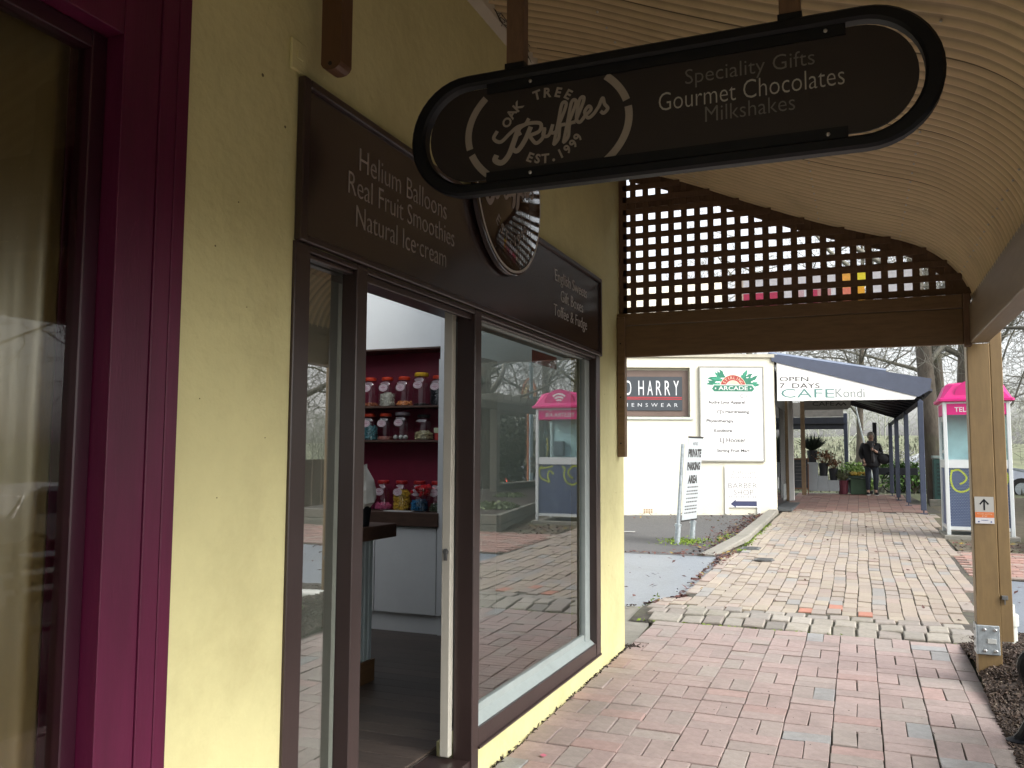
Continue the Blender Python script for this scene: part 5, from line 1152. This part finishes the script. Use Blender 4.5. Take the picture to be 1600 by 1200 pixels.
Fz = frame((8.6, 28.95, 1.75), (.5,.86,0), (0,0,1)); mb = MB(); mb.prism(ang(pi/8, 2*pi+pi/8-.785, 7, .36), .02, Fz); part('plate', mb, mat('taxi_yellow', (1,1,1)), s)
mb = MB()
for i in range(3):
    for j in range(6):
        if (i+j) % 2: mb.box(-.12+i*.08, -.04+i*.08, -.24+j*.08, -.16+j*.08, .02, .023, Fz)
part('checks', mb, INK, s); mb = MB(); mb.tube([(8.62, 28.97, .3), (8.62, 28.97, 1.9)], .035, 8); part('post', mb, BLP, s)
fn_ = thing('paling_fence', (15, 36, -.5), 'brown timber paling fence beyond the road', 'fence')
for k in range(40): mb = MB(); mb.box(18+.0*k, 18.03, 20+k*.62, 20.58+k*.62, -.6, 1.25); part('paling', mb, mat('brown_paling', (.19,.13,.09), .9, .25), fn_)
# cars
def car(loc, rz, paint, label, lit=False):
    c = thing('parked_car', (0,0,0), label, 'car', 'cars parked along the road'); Lh, W = 2.1, .86
    side = [(-2.1,.32),(-2.14,.62),(-2.08,.86),(-1.75,.93),(-1.45,1.28),(-1.1,1.42),(-.2,1.46),(.35,1.38),(1.0,.98),(1.75,.86),(2.08,.66),(2.12,.34)]
    mb = MB(); n = len(side); rows = [(-1, .0), (-.97, .0), (.97, 0), (1, 0)]
    def wd(z, s): return W*s*(1 if z < .9 else 1-.22*(z-.9)/.55)
    vs_ = []
    for s in (-1, 1): vs_ += [(x, wd(z, s), z) for x, z in side]
    mb.add(vs_, [tuple(range(n)), tuple(range(2*n-1, n-1, -1))]+[(i, n+i, n+(i+1)%n, (i+1)%n) for i in range(n)]); part('body', mb, paint, c)
    DG = mat('car_glass_dark', (.03,.04,.045), .08); 
    mb = MB(); mb.add([(-1.76,-.74,.95),(-1.76,.74,.95),(-1.47,.66,1.25),(-1.47,-.66,1.25)], [(0,3,2,1)]); mb.v = [(x-.015, y, z+.012) for x,y,z in mb.v]; part('rear_window', mb, DG, c)
    mb = MB(); mb.add([(1.0,-.74,1.0),(1.0,.74,1.0),(.40,.66,1.36),(.40,-.66,1.36)], [(0,1,2,3)]); mb.v = [(x+.012, y, z+.014) for x,y,z in mb.v]; part('windscreen', mb, DG, c)
    for s in (-1, 1):
        for (a, b) in ((-1.25, -.38), (-.32, .62)):
            mb = MB(); q = [(a-.1 if a < -1 else a, .96), (b+.14 if b > .5 else b, .96), (b-.25 if b > .5 else b, 1.34), (a+.05, 1.34)]
            mb.add([(x, s*(abs(wd(z, 1))+.006), z) for x, z in q], [(0,1,2,3) if s < 0 else (3,2,1,0)]); part('side_window', mb, DG, c)
        mb = MB(); mb.cbox(-2.13, -2.06, s*.78-.11, s*.78+.11 , .66, .86, .01)
        lm = mat('tail_lamp_red', (.6,.01,.01), .3)
        if lit:
            lm = bpy.data.materials.get('tail_lamp_lit') or lm.copy(); lm.name = 'tail_lamp_lit'; b = lm.node_tree.nodes['Principled BSDF']; b.inputs['Emission Color'].default_value = (1,.06,.03,1); b.inputs['Emission Strength'].default_value = 4.0
        part('tail_lamp', mb, lm, c)
        mb = MB(); mb.cbox(2.04, 2.11, s*.68-.14, s*.68+.14, .60, .74, .01); part('headlight', mb, mat('lamp_clear', (.7,.7,.72), .15), c)
        for x in (-1.32, 1.32):
            mb = MB(); mb.lathe([(.32, -.1), (.33, -.08), (.33, .08), (.32, .1)], 20, M=Matrix.Translation((x, s*.78, .33)) @ Matrix.Rotation(pi/2, 4, 'X')); o = part('wheel', mb, mat('tyre', (.02,.02,.02), .8), c)
            mb = MB(); mb.lathe([(.19, -.105), (.19, .105)], 14, M=Matrix.Translation((x, s*.78, .33)) @ Matrix.Rotation(pi/2, 4, 'X')); part('rim', mb, GALV, o)
    mb = MB(); mb.cbox(-2.16, -2.10, -.26, .26, .50, .62, .004); part('number_plate', mb, WHITEP, c)
    c.location = loc; c.rotation_euler = (0, 0, rz); return c
car((13.2, 39.0, -.50), radians(72), mat('silver_blue_car', (.32,.36,.44), .25, .03, metal=.5, coat=1), 'silver blue car with red tail lamps lit on the road', True)
car((4.7, 29.9, .20), radians(5), mat('pale_blue_car', (.62,.68,.80), .25, .03, coat=1), 'pale blue white car parked behind the flower cart')
car((12.2, 12.0, -.55), radians(90), mat('white_car', (.75,.75,.75), .25, .03, coat=1), 'white car parked on the road opposite the shops')
car((15.5, 5.0, -.60), radians(-88), mat('dark_grey_car', (.08,.085,.09), .25, .03, coat=1), 'dark grey car on the road across from the chocolate shop')
# street lamp style pole near the trees
s = solo('white_pole', MB().tube([(2.15, 31, .3), (1.55, 31.3, 3.4)], .03, 8), mat('grey_white_pole', (.5,.55,.55), .5), 'slanting pale pole between trees behind the person', 'pole')
# cast iron bench at the right edge
s = thing('garden_bench', (2.6, 4.4, .03), 'black cast iron bench leg and end standing on the bark mulch', 'bench')
def bench_end(y):
    mb = MB()
    pts_ = cat([(2.365, .035), (2.40, .075), (2.445, .16), (2.455, .25), (2.42, .33), (2.40, .40), (2.44, .46), (2.56, .47), (2.74, .44), (2.86, .40)], 5)
    mb.tube([(p.x, y, p.y) for p in pts_], [.026+.012*sin(i*.14)**2 for i in range(len(pts_))], 10)
    mb.tube([(2.86, y, .42), (2.93, y, .60), (3.0, y, .90)], .02, 8); mb.tube([(2.86, y, .42), (2.87, y, .2), (2.95, y, .03)], .024, 8)
    mb.lathe([(.045, 0), (.05, .012), (.03, .022)], 12, (2.36, y, .02)); part('iron_end', mb, BLACKM, s, smooth=True)
bench_end(5.14); bench_end(3.75)
for k in range(5): mb = MB(); mb.cbox(2.47+k*.085, 2.54+k*.085, 3.65, 5.22, .475-.01*k, .495-.01*k, .004); part('slat', mb, TIMB, s)
for k in range(4): mb = MB(); mb.cbox(2.90+k*.03, 2.92+k*.03, 3.65, 5.22, .55+k*.1, .62+k*.1, .004); part('slat', mb, TIMB, s)
# green weed in the mulch
random.seed(31); mb = MB()
for i in range(70):
    a = random.uniform(0, 2*pi); L_ = random.uniform(.05, .13); b0 = Vector((2.66+random.gauss(0,.03), 5.95+random.gauss(0,.03), mulch(2.66, 5.95))); d = Vector((cos(a)*.5, sin(a)*.5, 1)).normalized(); q = Vector((-sin(a), cos(a), 0))*.004
    mb.add([b0-q, b0+q, b0+d*L_*.6+q*1.5, b0+d*L_+Vector((cos(a), sin(a), 0))*.03, b0+d*L_*.6-q*1.5], [(0,1,2,3,4)])
solo('weed', mb, mat('pale_weed', (.22,.32,.14), .7, .3), 'small pale green weed growing in the dark bark mulch', 'weed')
# ------------------------------------------------------------------ trees
def bare_tree(seed, H, r0, zmin=2.9, spread=.5, levels=5, lean=(0,0), droop=0.0, first=.35, kids=(5,6,5,4,4), twig=.0045, wood=None, ratio=.62):
    rnd = random.Random(seed); T = MB(); C = MB()
    def grow(p, d, L_, r, lv):
        n = 4 if lv < 2 else (3 if lv < 4 else 2); pts = [p]; rad = [r]; q = p.copy(); dd = d.copy(); segs = 9 if lv == 0 else n+1
        for i in range(segs):
            j = .022 if lv == 0 else .24
            dd = (dd+Vector((rnd.gauss(0,j), rnd.gauss(0,j), rnd.gauss(0,j)*.7+(.10 if lv and not droop else -droop*(lv > 1))))).normalized()
            if lv and q.z < zmin: dd = (dd+Vector((0,0,.5))).normalized()
            q = q+dd*(L_/segs)
            if lv and q.z < zmin-.3: break
            pts.append(q.copy()); rad.append(max(twig*.6, r*(1-(i+1)/segs*(.72 if lv == 0 else .8))))
        if len(pts) < 3: return
        (T if lv == 0 else C).tube(pts, rad, 9 if lv == 0 else (5 if lv == 1 else 3), cap=False)
        if lv >= levels: return
        k = kids[lv]*(2 if lv == 0 else 1)
        for i in range(k):
            t = (first+(1-first)*(i+rnd.random())/k) if lv == 0 else (.2+.8*(i+rnd.random())/k); f = t*(len(pts)-1); a = min(int(f), len(pts)-2); pp = pts[a].lerp(pts[a+1], f-a); rr_ = rad[a]
            ax = (pts[a+1]-pts[a]).normalized(); sd = Vector((rnd.gauss(0,1), rnd.gauss(0,1), rnd.gauss(0,.5))); sd = (sd-ax*sd.dot(ax)).normalized()
            nd = (ax*(1-spread)+sd*(spread+.15)).normalized()
            grow(pp, nd, L_*ratio*rnd.uniform(.6, 1.0)*(1-.35*t if lv == 0 else 1), max(twig, rr_*rnd.uniform(.35, .55)), lv+1)
    grow(Vector((0,0,-.15)), Vector((lean[0], lean[1], 1)).normalized(), H, r0, 0)
    return T, C
TREES = {}
def tree(kind, x, y, label, z=None, rz=0, s=1, group='bare winter trees behind the shops', name='bare_tree'):
    if kind in TREES:
        return dup(TREES[kind], (x, y, G0(y) if z is None else z), rz, label, (s, s, s))
    T, C = bare_tree(**kind_args[kind]); t = thing(name, (0,0,0), label, 'tree', group)
    part('trunk', T, BARK, t, smooth='all'); part('crown', C, TWIG, t, smooth='all')
    t.location = (x, y, G0(y) if z is None else z); t.rotation_euler = (0,0,rz); t.scale = (s, s, s); TREES[kind] = t; return t
kind_args = dict(
    big=dict(seed=5, H=13, r0=.24, spread=.62, levels=4, first=.26, kids=(8,6,5,4), twig=.007, droop=.0),
    wide=dict(seed=11, H=8.5, r0=.26, spread=.7, levels=4, first=.30, kids=(6,6,6,5), twig=.0075, droop=.02, ratio=.8),
    slim=dict(seed=23, H=9, r0=.13, spread=.5, levels=4, first=.25, kids=(7,5,5,4), twig=.006),
    weep=dict(zmin=1.2, seed=31, H=7.5, r0=.2, spread=.7, levels=4, first=.35, kids=(6,6,6,5), twig=.006, droop=.16, ratio=.75))
tree('big', 3.45, 23.9, 'thick mossy tree trunk standing beside the green utility cabinet')
tree('big', 4.25, 26.2, 'big grey tree trunk directly behind the pink roofed phone booth', rz=2.1, s=1.12)
tree('slim', 1.62, 31.5, 'slim mottled tree trunk seen under the cafe verandah, beside the blue post')
tree('wide', 8.0, 21.8, 'wide bare tree with branches reaching in from the right of the post', z=.3, rz=.4)
tree('wide', 4.5, 36, 'spreading bare tree behind the cafe roof', rz=1.7, s=1.1)
tree('wide', -3.5, 44, 'bare tree behind the cafe roof, furthest towards the cream building', rz=3.1, s=1.15)
tree('slim', 6.0, 32, 'thin bare tree to the right of the phone booth', rz=2.6, s=1.0)
tree('big', 10.5, 34, 'tall bare tree behind the bus stop', rz=4, s=.9)
tree('weep', 9.8, 26.6, 'drooping fine twigged tree over the pergola', z=.3)
tree('weep', 13.5, 30, 'drooping bare tree across the road from the pergola', z=-.5, rz=2, s=1.2)
tree('wide', 16.5, 33, 'broad bare tree by the paling fence', z=-.5, rz=5, s=1.25)
tree('wide', 12.5, 19, 'bare street tree at the kerb of the road', z=-.4, rz=2.2, s=1.0)
tree('big', 19.5, 12, 'tall bare tree across the road opposite the shops', z=-.5, rz=1, s=.9)
tree('wide', 20, 3, 'bare tree across the road opposite the magenta window', z=-.5, rz=.7, s=1.2)
tree('weep', 11.5, 41, 'drooping tree far along the road', z=.0, rz=3, s=1.3)
# evergreen bush mass near the bus stop and hedge across the road
def bush(name, loc, rx, ry, h, n, m, label, seed=1, leaf=.09, group=None):
    rnd = random.Random(seed); t = thing(name, loc, label, 'bush', group); mb = MB(); L0 = Vector(loc)
    blobs = [(Vector((rnd.uniform(-.7,.7)*rx, rnd.uniform(-.7,.7)*ry, rnd.uniform(.25,.8)*h)), rnd.uniform(.3,.5)) for _ in range(14)]
    for i in range(n):
        c_, rr_ = rnd.choice(blobs); d = Vector((rnd.gauss(0,1), rnd.gauss(0,1), rnd.gauss(0,1))).normalized(); p = c_+Vector((d.x*rx*rr_, d.y*ry*rr_, d.z*h*rr_*.8))*rnd.uniform(.75, 1.08)
        if p.z < .02: p.z = .02
        t_ = Vector((rnd.gauss(0,1), rnd.gauss(0,1), rnd.gauss(0,1))).normalized(); u = t_.cross(d); u = u.normalized() if u.length > .01 else Vector((1,0,0)); w = leaf*rnd.uniform(.6, 1.3); p = p+L0
        mb.add([p-t_*w, p-u*w*.5, p+t_*w, p+u*w*.5], [(0,1,2,3)])
    part('foliage', mb, m, t); mb = MB()
    for i in range(7): mb.tube([L0, L0+Vector((rnd.uniform(-.5,.5)*rx, rnd.uniform(-.5,.5)*ry, h*.7))], [.03, .01], 4)
    part('stem', mb, BARK, t); return t
DKB = mat('evergreen_leaf', (.07,.095,.045), .6, .5, 6); PLB = mat('grey_green_leaf', (.20,.23,.14), .7, .4, 5)
bush('evergreen_bush', (11.2, 31.5, -.1), 1.8, 1.8, 3.2, 7000, DKB, 'dark evergreen bush behind the bus stop', 3)
bush('evergreen_bush', (9.2, 35.5, .3), 1.4, 1.4, 2.6, 4000, PLB, 'grey green bush past the bus stop', 4)
bush('low_shrub', (4.9, 15.6, .38), .45, .35, .16, 500, mat('grassy_shrub', (.15,.19,.08), .7, .4), 'low grassy shrub in the sleeper bed', 5, .05)
bush('low_shrub', (6.0, 18.9, .40), .4, .4, .15, 400, mat('grassy_shrub', (1,1,1)), 'second low shrub in the sleeper bed, nearer the pergola', 6, .06)
bush('low_shrub', (7.9, 19.0, .32), .6, .5, .75, 900, mat('yellow_green_leaf', (.34,.38,.06), .7, .4), 'yellow green shrub at the far corner of the sleeper bed', 7, .05)
bush('low_shrub', (3.2, 28.6, .4), .9, .5, .9, 1300, GREENL, 'green garden shrub behind the flower cart', 8, .07)
hb = bush('hedge', (21, 10, -.9), 2.0, 5, 2.6, 9000, DKB, 'long dark hedge across the road', 9, .16)
bush('hedge', (20, -4, -.9), 2.0, 6, 2.2, 9000, PLB, 'pale hedge across the road near the start of the shops', 10, .16)
# wooded slope far behind: fine bare scrub, one mass
rnd = random.Random(77); mb = MB(); base = MB()
T_, C_ = bare_tree(seed=3, H=5.0, r0=.07, zmin=0, spread=.55, levels=3, first=.12, kids=(6,5,4), twig=.014)
base.add(T_.v, T_.f); base.add(C_.v, C_.f)
vs0 = base.v
import numpy as np
A = np.array(vs0); allv = []; allf = []; off = 0; F0 = np.array([f if len(f) == 4 else (*f, f[-1]) for f in base.f])
for i in range(120):
    y = rnd.uniform(52, 115); x = rnd.uniform(-22, 42)*(y/60); sc = rnd.uniform(.5, 1.1); a = rnd.uniform(0, 6.28)
    R2 = np.array([[cos(a), -sin(a), 0], [sin(a), cos(a), 0], [0, 0, 1]]); allv.append(A @ R2.T*sc+np.array([x, y, hill(x, y)])); allf.append(F0+off); off += len(A)
me = bpy.data.meshes.new('bare_scrub'); V_ = np.concatenate(allv); F_ = np.concatenate(allf)
me.from_pydata(V_.tolist(), [], F_.tolist()); SCR = mat('distant_scrub', (.34,.36,.29), .95, .3, .2, stain=((.19,.17,.13), .12, .7)); me.materials.append(SCR)
o = bpy.data.objects.new('bare_scrub', me); COL.objects.link(o); tagp(o, kind='stuff')
# tussocks and grass on the slope
mb = MB()
for i in range(22000):
    y = 28+abs(rnd.gauss(0, 30)); x = rnd.uniform(-10, 22)*(y/40); s_ = rnd.uniform(.06, .2)*(1.3 if y > 45 else .7)
    if abs(x-13.3) < 4.2: continue
    p = Vector((x, y, hill(x, y)-.05)); a = rnd.uniform(0, pi); q = Vector((cos(a), sin(a), 0))*s_*.5
    mb.add([p-q, p+q, p+q*rnd.uniform(-1,1)+Vector((0,0,s_*1.6))], [(0,1,2)])
solo('rough_grass', mb, mat('rough_grass', (.215,.225,.16), .95, .3, .5, stain=((.24,.23,.18), .2, .7)), kind='stuff')

# ------------------------------------------------------------------ person in dark coat
def skin(name, verts, edges, rads, m, parent, sub=1, root=0):
    me = bpy.data.meshes.new(name); me.from_pydata(verts, edges, []); ob = bpy.data.objects.new(name+'_tmp', me); COL.objects.link(ob)
    md = ob.modifiers.new('s', 'SKIN'); sv = me.skin_vertices[0].data
    for i, r in enumerate(rads): sv[i].radius = (r, r) if not isinstance(r, tuple) else r
    sv[root].use_root = True
    if sub: sm = ob.modifiers.new('u', 'SUBSURF'); sm.levels = sub; sm.render_levels = sub
    dg = bpy.context.evaluated_depsgraph_get(); dg.update(); m2 = bpy.data.meshes.new_from_object(ob.evaluated_get(dg)); COL.objects.unlink(ob); bpy.data.objects.remove(ob)
    m2.name = name; m2.materials.clear(); m2.materials.append(m); m2.polygons.foreach_set('use_smooth', [True]*len(m2.polygons))
    o = bpy.data.objects.new(name, m2); COL.objects.link(o); o.parent = parent
    return o
person = thing('person', (0,0,0), 'person in long dark coat, grey scarf and jeans standing with a hand at the chest', 'person')
SKN = mat('skin', (.45,.28,.21), .5, .05); COAT = mat('dark_coat', (.018,.019,.024), .85, .2, 20); JEAN = mat('dark_jeans', (.03,.04,.06), .85, .2, 20); SCF = mat('grey_scarf', (.06,.06,.065), .9, .3, 30); HAIR = mat('grey_hair', (.36,.33,.29), .7, .2, 40)
# local: x right of picture, -y to camera
bv = [(0,0,.93),(0,0,1.10),(0,0,1.28),(0,-.01,1.42),(0,-.02,1.50),(0,-.03,1.57),(0,-.04,1.645),(0,-.03,1.70),
      (-.19,0,1.39),(-.26,.01,1.15),(-.20,-.12,.97),(-.19,-.20,.90),
      (.19,0,1.39),(.25,-.03,1.14),(.10,-.22,1.22),(.04,-.27,1.27),
      (-.09,0,.90),(-.09,-.02,.50),(-.10,.02,.09),(-.11,-.12,.04),
      (.09,0,.90),(.10,-.05,.50),(.09,-.02,.09),(.12,-.15,.04)]
be = [(0,1),(1,2),(2,3),(3,4),(4,5),(5,6),(6,7),(3,8),(8,9),(9,10),(10,11),(3,12),(12,13),(13,14),(14,15),(0,16),(16,17),(17,18),(18,19),(0,20),(20,21),(21,22),(22,23)]
br = [.14,.13,.15,.10,.055,.075,.088,.06,.06,.045,.032,.03,.06,.045,.035,.034,.085,.06,.045,.035,.085,.06,.045,.035]
body = skin('body', bv, be, br, SKN, person)
ORG[body.name] = Vector()
skin('coat', [(0,0,.72),(0,0,.95),(0,0,1.12),(0,0,1.30),(0,0,1.43),(-.20,0,1.385),(-.275,.01,1.15),(-.215,-.11,.99),(.20,0,1.385),(.265,-.03,1.13),(.13,-.19,1.21)], [(0,1),(1,2),(2,3),(3,4),(3,5),(5,6),(6,7),(3,8),(8,9),(9,10)], [(.28,.22),(.26,.21),(.23,.19),(.235,.17),(.11,.10),.10,.07,.055,.085,.07,.055], COAT, person)
skin('trousers', [(0,0,.88),(-.09,0,.82),(-.095,-.02,.50),(-.10,.02,.12),(.09,0,.82),(.105,-.05,.50),(.095,-.02,.12)], [(0,1),(1,2),(2,3),(0,4),(4,5),(5,6)], [.13,.105,.078,.062,.105,.078,.062], JEAN, person)
skin('scarf', [(-.09,-.04,1.47),(0,-.10,1.45),(.09,-.04,1.47),(0,.06,1.50),(.02,-.17,1.30),(.03,-.19,1.08),(.03,-.18,.90)], [(0,1),(1,2),(2,3),(3,0),(1,4),(4,5),(5,6)], [.05,.055,.05,.045,.05,.05,.055], SCF, person, root=1)
mb = MB(); mb.ico((0,-.015,1.665), .105, 2, 0, (1,1.05,1.12)); ORG[person.name] = Vector(); part('hair', mb, HAIR, person, smooth='all')
mb = MB(); mb.ico((0,-.085,1.63), .062, 2, 0, (1,.9,1.25)); mb.ico((0,-.145,1.62), .014, 1); part('face', mb, SKN, person, smooth='all')
mb = MB(); [mb.ico((sx*.024,-.138,1.645), .007, 1) for sx in (-1,1)]; mb.box(-.02,.02,-.140,-.132,1.578,1.584); part('face_detail', mb, mat('dark_feature', (.05,.03,.03), .5), person)
for sx, ox in ((-1, -.10), (1, .105)):
    mb = MB(); mb.ico((ox+(.01*sx), -.06-.03*(sx>0), .045), .055, 2, 0, (.9,2.2,.8)); part('shoe', mb, BLACKM, person, smooth='all'); mb = MB(); mb.box(ox-.045, ox+.045, -.17, .04, .0, .018); part('shoe_sole', mb, WHITEP, person)
mb = MB()
for (hx, hy, hz, sg) in ((.03,-.285,1.28,-1), (-.19,-.225,.875,1)):
    for k in range(5):
        o_ = (k-2)*.016; L_ = [.045,.06,.068,.062,.048][k]
        if sg < 0: mb.tube([(hx, hy, hz+o_), (hx-L_*.6, hy-.012, hz+o_*1.1), (hx-L_, hy+.008, hz+o_*1.1)], [.009,.008,.006], 5)
        else: mb.tube([(hx+o_, hy, hz), (hx+o_, hy-.01, hz-L_*.6), (hx+o_, hy+.004, hz-L_)], [.009,.008,.006], 5)
part('fingers', mb, SKN, person, smooth='all')
person.location = (1.97, 25.7, G0(25.7)+.005); person.rotation_euler = (0, 0, radians(4)); person.scale = (1,1,.985)
bag = thing('handbag', (0,0,0), 'black shoulder bag hanging at the hip of the standing person', 'bag')
mb = MB(); mb.ico((.31, -.10, 1.0), .20, 2, .03, (1.05,.45,.75)); part('bag_body', mb, COAT, bag, smooth='all'); mb = MB(); mb.tube([(.17,-.10,1.08),(.12,-.13,1.25),(.10,-.05,1.45),(.16,.08,1.42),(.3,.0,1.1)], .014, 5); part('strap', mb, BLACKM, bag)
bag.location = person.location; bag.rotation_euler = person.rotation_euler
# window dressing: things the photo shows nothing of are left out
